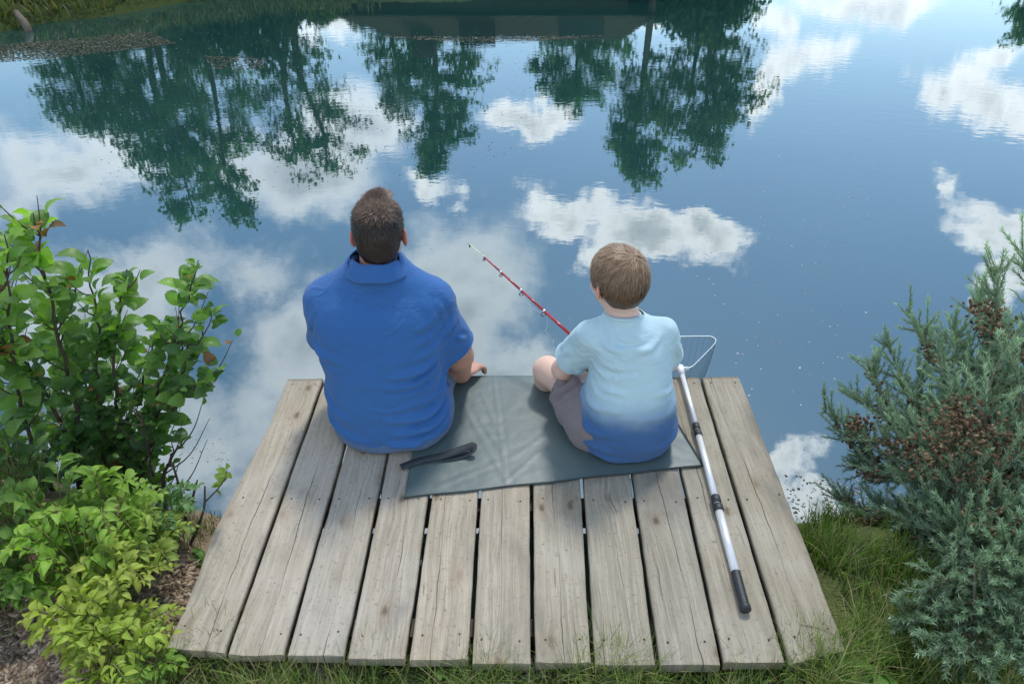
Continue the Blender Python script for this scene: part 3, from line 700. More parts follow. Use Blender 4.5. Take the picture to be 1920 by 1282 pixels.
    def fr(X, Y, Z):
        x, y, z = X - H.c[0], Y - H.c[1], Z - H.c[2]; return None
    V, Q = f.mesh(1); q = H.inv(V); keepv = (q[:, 2] > -.080 + np.clip(q[:, 1] + .03, 0, 1) * .9) & ((q[:, 1] < .060) | (q[:, 2] > .055)) & ~((np.abs(q[:, 0]) > .060) & (q[:, 2] < -.005 + 0 * q[:, 1]) & (q[:, 1] > -.035))
    Q = Q[keepv[Q].all(1)]; N = vnormals(V, Q); V = noise_disp(V, N, (60, 60, 40), .003)
    skn = np.array((.030, .020, .015)); C = np.tile(skn, (len(V), 1))
    rt = []
    while len(rt) < 5200:
        v = rng.normal(size=3); v /= np.linalg.norm(v); q = v * np.array((.0755, .092, .084)) + np.array((0, -.012, .024))
        if q[2] > .035 or (q[1] < -.01 and q[2] > -.055): rt.append(q)
    rt += [np.array((rng.normal(.002, .016), .005 + rng.uniform(-.03, .05), .103)) for _ in range(1100)]
    def flow(q): return (-q[0] * .3 + .05, .25 + .6 * (q[2] > .05), -1.0 if q[2] < .05 else .2 - 1.0 * (q[1] < -.05))
    def ln(q): return .013 if q[2] < .05 else (.021 if (abs(q[0]) < .025 and q[1] > -.03) else .017)
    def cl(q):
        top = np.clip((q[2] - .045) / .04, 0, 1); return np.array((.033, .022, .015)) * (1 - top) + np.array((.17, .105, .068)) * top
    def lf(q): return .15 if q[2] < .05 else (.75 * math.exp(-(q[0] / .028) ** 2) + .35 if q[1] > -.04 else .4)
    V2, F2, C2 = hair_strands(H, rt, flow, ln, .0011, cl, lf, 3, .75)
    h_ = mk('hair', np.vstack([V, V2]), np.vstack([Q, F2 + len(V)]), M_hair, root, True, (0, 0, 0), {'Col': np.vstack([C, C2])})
    shoe(root, anL, .24, .1); shoe(root, anR, .24, -.1)
    return root
man = build_man()

# ---- the boy
BO = np.array([.365, 1.675, 0.0])
def W2B(p): return tuple(np.array(p) - BO)
def build_boy():
    H = Head((-.054, .066, .562), .42, -.12, .955)
    shL, shR = (-.126, .030, .390), (.090, .025, .402); elL = W2B((.168, 1.815, .175)); elR = (.150, .130, .215); wrL = W2B((.228, 1.868, .135)); wrR = W2B((.345, 1.868, .178))
    hipL, hipR = (-.065, .03, .075), (.065, .03, .075); knL = W2B((.125, 1.905, .098)); knR = (.105, .290, .100); anL = W2B((.150, 2.065, -.17)); anR = (.095, .400, -.17)
    f = Field((-.33, -.20, -.34), (.25, .58, .74), .0048)
    f.loft([(.01, 0, .01, .115, .09), (.08, 0, 0, .125, .098), (.18, .003, .005, .104, .084), (.28, .006, .014, .092, .074), (.36, 0, .024, .092, .068), (.40, -.010, .034, .085, .058), (.445, -.028, .04, .055, .048), (.47, -.035, .045, .042, .042)], .025, 2.2)
    f.cone((-.030, .042, .44), (-.050, .060, .540), .041, .039, .025)
    for a_, b_ in ((shL, elL), (shR, elR)): f.cone(a_, b_, .036, .032, .02)
    for a_, b_ in ((elL, wrL), (elR, wrR)):
        m_ = np.array(a_) * .65 + np.array(b_) * .35; f.cone(a_, m_, .033, .032, .02); f.cone(m_, b_, .032, .021, .02)
    hand(f, wrL, (.75, .45, -.35), (-.3, .55, .8), -1, .78, (.5, .55, .6, .65), .05)
    rd = np.array([-.386, .45, .14]); rd /= np.linalg.norm(rd)
    # right hand closed round the rod
    hand(f, wrR, (-.80, .05, .35), (.35, .75, .55), 1, .78, (1.05, 1.1, 1.1, 1.1), .03, (.6, .5, .4))
    f.cone(hipL, knL, .062, .047, .03); f.cone(knL, anL, .044, .030, .03); f.cone(hipR, knR, .062, .052, .03); f.cone(knR, anR, .047, .030, .03)
    f.cone(np.array(knL) + [.0, .03, -.06], np.array(knL) * .5 + np.array(anL) * .5, .042, .040, .03)
    H.add(f, 1.08)
    V, Q = f.mesh(2); C = tint_body(V, (.76, .54, .43), H, (.80, .30, .24)); root = mk('person', V, Q, M_skin, None, True, tuple(BO), {'Col': C})
    props(root, 'boy in a two tone blue t-shirt and mauve shorts holding the fishing rod', 'person')
    # shorts
    f = Field((-.27, -.20, -.02), (.25, .34, .24), .005)
    f.loft([(.0, 0, .012, .135, .118), (.05, 0, .004, .152, .132), (.11, 0, .0, .146, .122), (.19, 0, 0, .130, .108)], .03, 2.3)
    hL, kL, hR, kR = map(np.array, (hipL, knL, hipR, knR))
    tL = hL + (kL - hL) * .62; tR = hR + (kR - hR) * .7
    f.cone(hL + [-.045, -.045, -.005], hL + (kL - hL) * .3 + [-.02, -.03, -.01], .082, .082, .04); f.cone(hL + [-.01, -.01, .005], tL + (kL - hL) * .18, .084, .075, .04, flat=((0, 0, 1), 1.05)); f.cone(hR, tR + (kR - hR) * .2, .080, .074, .03)
    V, Q = f.mesh(2); N = vnormals(V, Q); uL = (kL - hL) / np.linalg.norm(kL - hL); pr = np.cross(uL, (0, 0, 1)); pr /= np.linalg.norm(pr)
    fl = []
    for j, (t, am) in enumerate(((.06, .007), (.20, -.006), (.32, .007), (.42, -.004), (.50, .004))):
        c_ = hL + (kL - hL) * t; fl.append(([c_ + pr * .09 + [0, 0, .0], c_ + uL * .03 + [0, 0, .085], c_ - pr * .085 + [0, .02, .03]], .012, am))
        fl.append(([c_ - pr * .10 + uL * .03, c_ - pr * .08 + [0, 0, .05], c_ - pr * .03 + [0, 0, .085] - uL * .03], .010, am * .9))
    fl = [(a_, b_ * .9, c_ * 1.7) for a_, b_, c_ in fl]; V = fold_disp(V, N, fl); V = noise_disp(V, N, (16, 16, 16), .006, 5.5); V[:, 2] = np.maximum(V[:, 2], .006)
    s_ = mk('shorts', V, Q, cloth('mauve_cotton', (.235, .20, .205), rough=.9, weave=900), root); uR = (kR - hR) / np.linalg.norm(kR - hR)
    cut(s_, [(tL, uL, tL + uL * .04, .13), (tR, uR, tR + uR * .04, .12)]); solidify(s_, .003); hems(s_, bpy.data.materials['mauve_cotton'], .0028)
    # t-shirt
    f = Field((-.29, -.22, -.03), (.24, .28, .53), .0048)
    f.loft([(-.02, .0, .0, .140, .118), (.03, .002, -.006, .158, .134), (.09, .002, -.010, .163, .138), (.17, .003, -.006, .151, .130), (.26, .007, .004, .124, .110), (.34, .0, .016, .118, .098), (.39, -.014, .026, .126, .090), (.425, -.022, .034, .090, .070), (.455, -.030, .040, .056, .055), (.49, -.036, .044, .049, .050)], .025, 2.3)
    a, e = np.array(shL), np.array(elL); u = (e - a) / np.linalg.norm(e - a); tl = a + (e - a) * .66
    f.cone(a + [-.002, 0, .002], tl + u * .06, .047, .060, .030)
    a2, e2 = np.array(shR), np.array(elR); u2 = (e2 - a2) / np.linalg.norm(e2 - a2); tr = a2 + (e2 - a2) * .75
    f.cone(a2, tr + u2 * .05, .047, .052, .04)
    V, Q = f.mesh(3); N = vnormals(V, Q)
    fo = [([(-.15, .02, .30), (-.11, -.07, .27), (-.02, -.11, .265)], .010, .006), ([(-.14, .03, .33), (-.08, -.06, .32), (.0, -.085, .33)], .009, -.004), ([(-.16, .02, .22), (-.12, -.08, .20), (-.05, -.12, .21)], .011, .005),
          ([(-.165, 0, .16), (-.13, -.09, .12), (-.03, -.14, .13)], .013, .008), ([(-.17, .0, .12), (-.145, -.08, .07), (-.06, -.14, .06)], .011, .008), ([(-.16, .03, .19), (-.15, -.05, .14), (-.11, -.11, .09)], .009, -.007), ([(-.16, -.02, .09), (-.12, -.11, .035), (-.02, -.14, .02)], .010, .006),
          ([(.15, -.03, .20), (.10, -.10, .18), (.0, -.13, .19)], .012, .004), ([(.16, -.02, .12), (.13, -.10, .08), (.05, -.14, .07)], .012, .006), ([(.15, .0, .26), (.12, -.07, .25), (.06, -.10, .26)], .010, .005),
          ([(-.12, -.02, .43), (-.09, -.05, .40), (-.03, -.06, .385)], .009, .006), ([(.07, -.02, .42), (.04, -.05, .395), (-.01, -.06, .385)], .009, .005), ([(-.07, -.02, .435), (-.05, -.045, .41), (.02, -.05, .41)], .007, -.004),
          ([(-.15, .03, .36), (-.19, .05, .31), (-.20, .09, .26)], .011, .006), ([(-.12, .05, .33), (-.15, .10, .29), (-.17, .13, .25)], .010, -.006), ([(-.20, .03, .28), (-.17, .02, .24), (-.14, .07, .22)], .010, .006),
          ([(.13, .0, .38), (.15, .04, .32), (.16, .09, .27)], .010, .006)]
    fo = [(a_, b_, c_ * 1.45) for a_, b_, c_ in fo]; V = fold_disp(V, N, fo); V = noise_disp(V, N, (9, 9, 14), .0045, 1.3); V = noise_disp(V, N, (26, 26, 30), .0012, 4.1); V[:, 2] = np.maximum(V[:, 2], -.005)
    s_ = mk('t_shirt', V, Q, cloth('dip_dyed_cotton', (.50, .69, .75), (.052, .130, .295), .125, .265, rough=.88, weave=1100, bd=.0005), root)
    cut(s_, [(tl, u + np.array((-.1, 0, .1)), tl + u * .05, .105), (tr, u2, tr + u2 * .05, .09), ((0, 0, .468), (0, .25, 1), (-.035, .045, .49), .07), ((0, 0, .016), (0, 0, -1), (0, 0, -.04), .30)]); solidify(s_, .0025); hems(s_, bpy.data.materials['dip_dyed_cotton'], .0024)
    mb = MB(); n = 36; mb.tube([(-.034 + .0515 * math.cos(2 * math.pi * k / n), .043 + .0525 * math.sin(2 * math.pi * k / n), .4670 - .25 * (.053 + .0525 * math.sin(2 * math.pi * k / n))) for k in range(n + 1)], .0065, 8)
    nb = mb.build('neckband', bpy.data.materials['dip_dyed_cotton']); nb.parent = s_; nb.scale = (1, 1, 1)
    # hair with a crown whorl
    f = Field(np.array(H.c) - .15, np.array(H.c) + .15, .004); M = H.R.T
    f.ell(H.w((0, -.012, .021)), np.array((.0755, .096, .0855)) * H.s, M, .01); f.ell(H.w((0, -.046, -.020)), np.array((.066, .048, .062)) * H.s, M, .03)
    V, Q = f.mesh(1); q = H.inv(V); keepv = (q[:, 2] > -.066 + np.clip(q[:, 1] + .035, 0, 1) * 1.1) & ((q[:, 1] < .066) | (q[:, 2] > .035)) & ~((np.abs(q[:, 0]) > .055) & (q[:, 2] < -.004) & (q[:, 1] > -.030)); Q = Q[keepv[Q].all(1)]
    N = vnormals(V, Q); V = noise_disp(V, N, (50, 50, 30), .0025); C = np.tile(np.array((.12, .070, .038)), (len(V), 1))
    wh = np.array((.018, -.052, .088)); rt = []
    while len(rt) < 8000:
        v = rng.normal(size=3); v /= np.linalg.norm(v); q = v * np.array((.0755, .096, .0855)) + np.array((0, -.012, .021))
        if (q[2] > .0 and (q[1] < .05 or q[2] > .04)) or (q[1] < -.015 and q[2] > -.060): rt.append(q)
    def flow(q):
        d = q - wh; t = np.cross(d, (0, 0, 1)); return d / (np.linalg.norm(d) + 1e-6) + .45 * t / (np.linalg.norm(t) + 1e-6) * math.exp(-np.linalg.norm(d) / .05) + np.array((0, 0, -.5 if q[2] < .04 else 0))
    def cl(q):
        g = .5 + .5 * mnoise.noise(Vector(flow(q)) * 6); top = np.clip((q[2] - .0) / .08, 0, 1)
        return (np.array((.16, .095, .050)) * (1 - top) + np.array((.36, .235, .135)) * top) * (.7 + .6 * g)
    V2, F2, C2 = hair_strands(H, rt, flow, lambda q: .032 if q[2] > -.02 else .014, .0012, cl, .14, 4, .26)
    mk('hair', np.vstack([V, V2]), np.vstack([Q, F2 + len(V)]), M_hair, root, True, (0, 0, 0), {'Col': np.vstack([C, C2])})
    shoe(root, anL, .17, .2); shoe(root, anR, .17, 0)
    return root
boy = build_boy()

# ------------------------------------------------------------------ mat with strap
def mat_mat():
    m, t, p, o = mat('coated_nylon'); oc = t.new('ShaderNodeTexCoord').outputs['Object']
    n = t.noise(oc, 5, 5); c = t.mix(n, (.080, .118, .112), (.110, .152, .145)); sc_ = t.noise(t.mapping(oc, scale=(1, 4, 1), rot=(0, 0, .7)), 18, 6, .7)
    c = t.mix(t.m('MULTIPLY', t.mapr(sc_, .64, .75), .25), c, (.25, .30, .28)); t.l.new(c, p.inputs['Base Color'])
    p.inputs['Roughness'].default_value = .42; p.inputs['Specular IOR Level'].default_value = .5; bump(t, p, t.m('ADD', t.m('MULTIPLY', t.noise(oc, 40, 5, .6), .35), t.m('MULTIPLY', n, 2.0)), .4, .0030); return m
def build_mat():
    c = [P(758, 935), P(1318, 874), P(1212, 706), P(800, 706)]        # near-left, near-right, far-right, far-left
    c[2][1] = 2.02; c[3][1] = 2.02
    O = np.array((.05, 1.7, 0)); n, m_ = 110, 80; V = []
    fk = .38
    fold = [(P(950, 905)[:2], P(925, 706)[:2], .0022, .006), (P(950, 905)[:2], P(868, 760)[:2], .0022, .009), (P(955, 900)[:2], P(1010, 850)[:2], .0015, .007), (P(945, 850)[:2], P(900, 790)[:2], .0016, .008), (P(938, 820)[:2], P(905, 740)[:2], .0018, .008), (P(780, 900)[:2], P(860, 800)[:2], .0016, .010), (P(1060, 895)[:2], P(1000, 840)[:2], .0013, .008), (P(960, 860)[:2], P(1050, 800)[:2], .0013, .01), (P(935, 790)[:2], P(870, 740)[:2], .0015, .008), (P(820, 915)[:2], P(930, 870)[:2], .0012, .01)]
    for i in range(n + 1):
        u = i / n
        for j in range(m_ + 1):
            v = j / m_; q = c[0] * (1 - u) * (1 - v) + c[1] * u * (1 - v) + c[2] * u * v + c[3] * (1 - u) * v; x, y = q[0], q[1]
            z = .0055 + .0012 * mnoise.noise(Vector((x * 7, y * 7, 0))) + .0008 * mnoise.noise(Vector((x * 25, y * 25, 3)))
            for (a, b, h_, w_) in fold:
                e = b - a; t = min(max(((x - a[0]) * e[0] + (y - a[1]) * e[1]) / e.dot(e), 0), 1); d = math.hypot(x - a[0] - t * e[0], y - a[1] - t * e[1]); z += fk * h_ * math.exp(-(d / w_) ** 2) - fk * h_ * .6 * math.exp(-((d - 1.6 * w_) / w_) ** 2)
            if y > 1.985: over = (y - 1.985); z -= over * over * 20
            wob = .002 * math.sin(u * 23) if v < .01 else 0
            V.append((x - O[0], y + wob - O[1], z))
    F = [(i * (m_ + 1) + j, (i + 1) * (m_ + 1) + j, (i + 1) * (m_ + 1) + j + 1, i * (m_ + 1) + j + 1) for i in range(n) for j in range(m_)]
    root = empty('groundsheet', tuple(O), label='dark green folding mat spread on the planks under the boy', cat='mat')
    o = mk('sheet', np.array(V), F, mat_mat(), root); md = o.modifiers.new('t', 'SOLIDIFY'); md.thickness = .003; md.offset = -1
    # piping round the near edge and right edge
    mb = MB()
    e1 = [c[0] * (1 - t) + c[1] * t + np.array((0, .002 * math.sin(t * 23), .0055)) for t in np.linspace(0, 1, 60)]; mb.tube(e1, .0028, 6)
    e2 = [c[1] * (1 - t) + c[2] * t + np.array((0, 0, .0055)) for t in np.linspace(0, .95, 30)]; mb.tube(e2, .0028, 6)
    mb.build('piping', simple('dark_binding', (.035, .05, .048), .7), root)
    # webbing strap: doubled loop lying on the sheet
    ctr = [P(752, 880), P(790, 868), P(830, 862), P(868, 853), P(888, 850), P(886, 856), P(874, 857), P(862, 859), P(848, 862), P(832, 864)]
    zs = [.011, .013, .017, .022, .024, .016, .010, .008, .0075, .0075]; tilt = [0, .05, .15, .4, .8, .5, .15, .05, 0, 0]
    cc = spline([np.array((q[0], q[1], z)) for q, z in zip(ctr, zs)], 60); tl = np.interp(np.linspace(0, 9, 60), range(10), tilt); V = []; F = []
    for k in range(60):
        t = cc[min(k + 1, 59)] - cc[max(k - 1, 0)]; t[2] = 0; t /= np.linalg.norm(t) + 1e-9; s_ = np.array((-t[1], t[0], 0)); wv = s_ * math.cos(tl[k]) + np.array((0, 0, 1)) * math.sin(tl[k])
        ce = cc[k] + np.array((0, 0, .012 * math.sin(tl[k])))
        V.append(ce - wv * .0125 - O); V.append(ce + wv * .0125 - O)
        if k: F.append((2 * k - 2, 2 * k - 1, 2 * k + 1, 2 * k))
    st = mk('strap', np.array(V), F, simple('black_webbing', (.035, .042, .048), .8, scale=300, bs=.5), root); md = st.modifiers.new('t', 'SOLIDIFY'); md.thickness = .0022; md.offset = 0
build_mat()

# ------------------------------------------------------------------ fishing rod
def build_rod():
    T = PD(880, 457, 2.40); S = PD(1075, 632, 1.95); d = (T - S) / np.linalg.norm(T - S); B = S - d * .17; L = np.linalg.norm(T - B)
    root = empty('fishing_rod', tuple(B), label='short red telescopic fishing rod with a pale yellow tip pointing over the pond', cat='fishing rod')
    red = simple('red_lacquer', (.42, .035, .045), .25, var=.05, bs=0); wh = simple('silver_ferrule', (.75, .75, .76), .3, .6, bs=0); blk = simple('black_guide', (.03, .03, .032), .35, bs=0)
    ls = {}
    def at(px, py):
        dd = ray(px, py); c0 = np.array([0, 0, CAMZ]); A = np.stack([dd, -d], 1); s_, _, _, _ = np.linalg.lstsq(A, B - c0, rcond=None); return float(s_[1])
    j = [0.0, at(1075, 632), at(1022, 580), at(979, 541), at(940, 508), at(907, 480), at(878, 455)]
    rad = [.0075, .0062, .0052, .0044, .0034, .0026]
    for i in range(5):
        mb = MB(); a_, b_ = B + d * (j[i] - (.004 if i else 0)), B + d * j[i + 1]; mb.tube([a_, b_], [rad[i], rad[i] * .9], 12); mb.build('rod_section', red, root)
        mb = MB(); mb.tube([B + d * (j[i + 1] - .006), B + d * (j[i + 1] + .002)], [rad[i] * 1.1] * 2, 12); mb.build('ferrule', wh, root)
    mb = MB(); mb.tube([B + d * (j[5] - .004), T], [.0022, .0014], 8); mb.build('rod_tip', simple('pale_tip', (.72, .85, .45), .4, bs=0), root)
    mb = MB(); mb.tube([B - d * .09, B - d * .088, B + d * .06], [.009, .0115, .0105], 12); mb.build('grip', simple('grip_foam', (.03, .03, .03), .9), root)
    dn = np.array((0, 0, -1.)); dn -= d * dn.dot(d); dn /= np.linalg.norm(dn); sd_ = np.cross(d, dn); gp = []
    for jj, r_ in ((at(1019, 579), .0085), (at(978, 541), .0070), (at(939, 507), .0055), (at(906, 480), .0040), (at(879, 456), .0022)):
        c_ = B + d * (jj - .008) + dn * (r_ + .009); mb = MB(); mb.tube([c_ + r_ * (math.cos(a) * dn + math.sin(a) * (sd_ * .8 + d * .6)) for a in np.linspace(0, 2 * math.pi, 17)], .0016, 6, False)
        mb.tube([c_ - dn * r_, B + d * jj], .0014, 6); mb.tube([c_ - dn * r_, B + d * (jj - .016)], .0012, 6); mb.build('line_guide', blk, root); gp.append(c_)
    # loose curls of line sagging from the guides
    mb = MB(); pts = [gp[4], gp[3], gp[2], gp[1] + dn * .004, (gp[1] + gp[0]) / 2 + dn * .012, gp[0]]; a_, b_ = gp[0], PD(1062, 655, 1.97)
    for k in range(1, 14):
        t = k / 14; pts.append(a_ * (1 - t) + b_ * t + dn * .05 * math.sin(math.pi * t) + np.array((math.sin(t * 17), math.cos(t * 13), math.sin(t * 23 + 1))) * .009)
    pts.append(B + d * .02 + dn * .02); mb.tube(spline(pts, 140), .0005, 4); mb.build('fishing_line', simple('nylon_line', (.7, .75, .75), .3, bs=0), root)
build_rod()

# ------------------------------------------------------------------ landing net
def build_net():
    A = P(1277, 694, .028); Z = P(1398, 1142, .015); d = (Z - A) / np.linalg.norm(Z - A)
    root = empty('landing_net', tuple(Z), label='landing net with a white telescopic pole and black grip lying beside the boy', cat='landing net')
    al = simple('white_aluminium', (.78, .78, .77), .3, .25, var=.04, bs=0); bk = simple('black_rubber', (.025, .028, .03), .5, var=.2, scale=200, bs=.4)
    def on(px, py):
        dd = ray(px, py); c0 = np.array([0, 0, CAMZ]); s_, _, _, _ = np.linalg.lstsq(np.stack([dd, -d], 1), A - c0, rcond=None); return A + d * float(s_[1])
    k1, k2, k3 = on(1309, 806), on(1344, 945), on(1378, 1073)
    for a, b, r_ in ((A, k1, .0085), (k1, k2, .0100), (k2, k3, .0116)):
        mb = MB(); mb.tube([a, b], r_, 20); mb.build('pole_section', al, root)
    for k_, r_ in ((k1, .0122), (k2, .0140)):
        mb = MB(); mb.tube([k_ - d * .030, k_ - d * .028, k_ - d * .004, k_ - d * .002, k_ + d * .002, k_ + d * .004, k_ + d * .026, k_ + d * .028], [r_ * .85, r_, r_, r_ * .8, r_ * .8, r_ * 1.06, r_ * 1.06, r_ * .9], 20); mb.build('lock_collar', bk, root)
    L = np.linalg.norm(Z - k3); ts = np.linspace(0, 1, 40); mb = MB(); mb.tube([k3 + d * (t * L) for t in ts], [.0126 + (.0008 if (i % 3 == 0) else 0) for i in range(39)] + [.0118], 20); mb.tube([Z - d * .012, Z - d * .010, Z + d * .002, Z + d * .004], [.0135, .0145, .0145, .012], 20); mb.build('grip', bk, root)
    mb = MB(); s_ = np.array((d[1], -d[0], 0)); s_ /= np.linalg.norm(s_)
    mb.tube([A + d * .03, A, A - d * .02, A - d * .026], [.0095, .0125, .013, .009], 16); mb.tube([A - d * .010 + s_ * .030, A - d * .010 - s_ * .030], .008, 12); mb.build('yoke', al, root)
    fr = [A - d * .012 + s_ * -.028, P(1300, 686, .03), P(1340, 645, .03), P(1343, 637, .03), P(1334, 630, .03), P(1265, 631, .03), P(1196, 632, .03), P(1186, 640, .03), P(1200, 655, .03), P(1255, 689, .03), A - d * .012 + s_ * .028]
    if np.linalg.norm(fr[0] - fr[1]) > np.linalg.norm(fr[-1] - fr[1]): fr[0], fr[-1] = fr[-1], fr[0]
    # straight arms with rounded corners
    path = []
    for i in range(len(fr) - 1):
        for t in np.linspace(0, 1, 7)[:-1]: path.append(fr[i] * (1 - t) + fr[i + 1] * t)
    path.append(fr[-1]); path = np.array(path)
    for _ in range(2): path[1:-1] = (path[:-2] + 2 * path[1:-1] + path[2:]) / 4
    mb = MB(); mb.tube(path, .0021, 10); mb.build('frame', simple('frame_metal', (.55, .62, .64), .35, .5, bs=0), root)
    # bag of fine mesh hanging from the frame
    ring = np.array([path[int(i)] for i in np.linspace(0, len(path) - 1, 170)]); cen = ring.mean(0) + np.array((0, .0, -.20)); V = []; F = []; rows = 60
    for j in range(rows + 1):
        t = j / rows; k_ = math.cos(t * math.pi / 2) ** .6; dz = -.30 * math.sin(t * math.pi / 2)
        for q in ring: V.append(np.array((cen[0] + (q[0] - cen[0]) * k_, cen[1] + (q[1] - cen[1]) * k_, q[2] + dz)))
    n = len(ring)
    for j in range(rows):
        for k in range(n): F.append((j * n + k, j * n + (k + 1) % n, (j + 1) * n + (k + 1) % n, (j + 1) * n + k))
    nb = mk('net_bag', np.array(V) - Z, F, simple('dark_netting', (.02, .05, .05), .8, bs=0), root, False); md = nb.modifiers.new('w', 'WIREFRAME'); md.thickness = .0006; md.use_replace = True
build_net()

# ------------------------------------------------------------------ plants
def instance(tv, tf, pos, X, Y, Z, scale, cols, tc=None):
    """copies of one small leaf shape placed as ONE mesh; X,Y,Z are (n,3) axes"""
    n = len(pos); tv = np.array(tv, float); sc_ = np.asarray(scale).reshape(-1, 1, 1) if np.ndim(scale) else scale
    V = pos[:, None, :] + sc_ * (tv[None, :, 0:1] * X[:, None, :] + tv[None, :, 1:2] * Y[:, None, :] + tv[None, :, 2:3] * Z[:, None, :])
    m = len(tv); tf = np.array(tf); F = (tf[None] + (np.arange(n) * m)[:, None, None]).reshape(-1, tf.shape[1]); C = np.repeat(np.asarray(cols)[:, None, :], m, 1)
    if tc is not None: C = C * np.array(tc)[None, :, None]
    return V.reshape(-1, 3), F, np.clip(C.reshape(-1, 3), 0, 1)
def frames(d, nrm):
    d = d / (np.linalg.norm(d, axis=1)[:, None] + 1e-9); n = nrm - d * (nrm * d).sum(1)[:, None]; n /= np.linalg.norm(n, axis=1)[:, None] + 1e-9
    return np.cross(d, n), d, n
def leaf_template(rows, w, fold=.12, curl=.15, tipcurl=0, veins=0.0, wseq=None):
    """y along the leaf 0..1, x across; returns verts, quads, shade"""
    V = []; S = []
    for i in range(rows + 1):
        t = i / rows; ww = w * wseq(t); z = -curl * (t - .4) ** 2 * 2
        vz = veins * (1 if i % 2 else -1)
        for e in (-1, -.5, 0, .5, 1): V.append((e * ww, t + (.04 * (1 - abs(e)) if veins else 0), z + fold * abs(e) * ww + vz * abs(e))); S.append(1.06 if e == 0 else (1.0 + (.08 if i % 2 else -.06) * (veins > 0)))
    F = [(i * 5 + k, i * 5 + k + 1, (i + 1) * 5 + k + 1, (i + 1) * 5 + k) for i in range(rows) for k in range(4)]
    return V, F, S
M_leaf = attr_mat('alder_leaf', .45, .42, .45, (1.5, 1.75, .45)); M_leaf2 = attr_mat('young_leaf', .5, .40, .35, (1.25, 1.3, .6)); M_bark = simple('shrub_bark', (.075, .058, .042), .85, var=.4, scale=80, bs=.6)
M_needle = attr_mat('gorse_needle', .6, .25, .3, (1.1, 1.2, .7)); M_pod = attr_mat('seed_pod', .8, .0, .2); M_grass = attr_mat('grass_blade', .5, .40, .35, (1.2, 1.35, .5)); M_far = attr_mat('tree_leaf', .6, .38, .3, (1.3, 1.5, .6))

def alder(name, stems, nleaf, label, cat, size=(.045, .085), twig=1.0, seed=1, base_col=(.080, .175, .050), top_col=(.26, .44, .080)):
    r = np.random.default_rng(seed); base = np.array(stems[0][0], float); base = PD(*base); base[2] = gz(base[0], base[1]); root = empty(name, tuple(base), label=label, cat=cat)
    mb = MB(); tw = []; ztop = -9
    for si, st in enumerate(stems):
        pts = [PD(*q) for q in st]; pts[0][2] = gz(pts[0][0], pts[0][1]) - .02; sp_ = spline(pts, 26); L = len(sp_); ztop = max(ztop, sp_[-1][2])
        sp_[1:-1] += r.normal(0, .004, (L - 2, 3)); mb.tube(sp_, np.linspace(.0095, .0016, L), 7)
        tw.append((sp_, .10))
        for k in range(int(13 * twig)):
            i = r.integers(3, L - 2); p = sp_[i]; t = sp_[i + 1] - sp_[i]; t /= np.linalg.norm(t); o = r.normal(size=3) * (1, 1, .4); o[2] += .25; o /= np.linalg.norm(o); dirn = t * .6 + o * .75; ln = r.uniform(.10, .26) * (1.1 - i / L * .6)
            q = spline([p, p + dirn * ln * .5, p + dirn * ln + np.array((0, 0, ln * .35))], 9); mb.tube(q, np.linspace(.003, .001, 9), 5); tw.append((q, .15))
    mb.build('stem', M_bark, root)
    P_, D_, S_, C_ = [], [], [], []
    wts = np.array([len(t[0]) * np.linalg.norm(t[0][0] - t[0][-1]) for t in tw]); wts /= wts.sum()
    for k in range(nleaf):
        tws = tw[r.choice(len(tw), p=wts)]; q = tws[0]; n = len(q); u = r.uniform(tws[1], 1) ** .9; i = min(int(u * (n - 1)), n - 2); p = q[i] + (q[i + 1] - q[i]) * r.random(); t = q[i + 1] - q[i]; t /= np.linalg.norm(t)
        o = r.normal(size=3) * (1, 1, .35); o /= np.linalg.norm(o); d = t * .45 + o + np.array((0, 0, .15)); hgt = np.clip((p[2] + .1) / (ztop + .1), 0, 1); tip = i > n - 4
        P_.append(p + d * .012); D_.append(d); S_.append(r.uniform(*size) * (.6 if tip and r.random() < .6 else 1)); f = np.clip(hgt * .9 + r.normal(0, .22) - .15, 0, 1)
        c = np.array(base_col) * (1 - f) + np.array(top_col) * f  # lower leaves coloured darker to stand for shade inside the shrub
        if tip and r.random() < .05: c = np.array((.30, .14, .045))
        elif r.random() < .006: c = np.array((.22, .12, .05))
        C_.append(c * r.uniform(.75, 1.25))
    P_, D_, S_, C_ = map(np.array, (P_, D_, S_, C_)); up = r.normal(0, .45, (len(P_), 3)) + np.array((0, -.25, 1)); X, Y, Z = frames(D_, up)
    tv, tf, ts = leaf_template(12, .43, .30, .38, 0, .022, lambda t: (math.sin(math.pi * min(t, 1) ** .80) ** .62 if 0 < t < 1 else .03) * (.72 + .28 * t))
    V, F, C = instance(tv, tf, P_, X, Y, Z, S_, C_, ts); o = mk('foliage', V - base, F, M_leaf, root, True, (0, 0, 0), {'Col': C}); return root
YB = 1.75
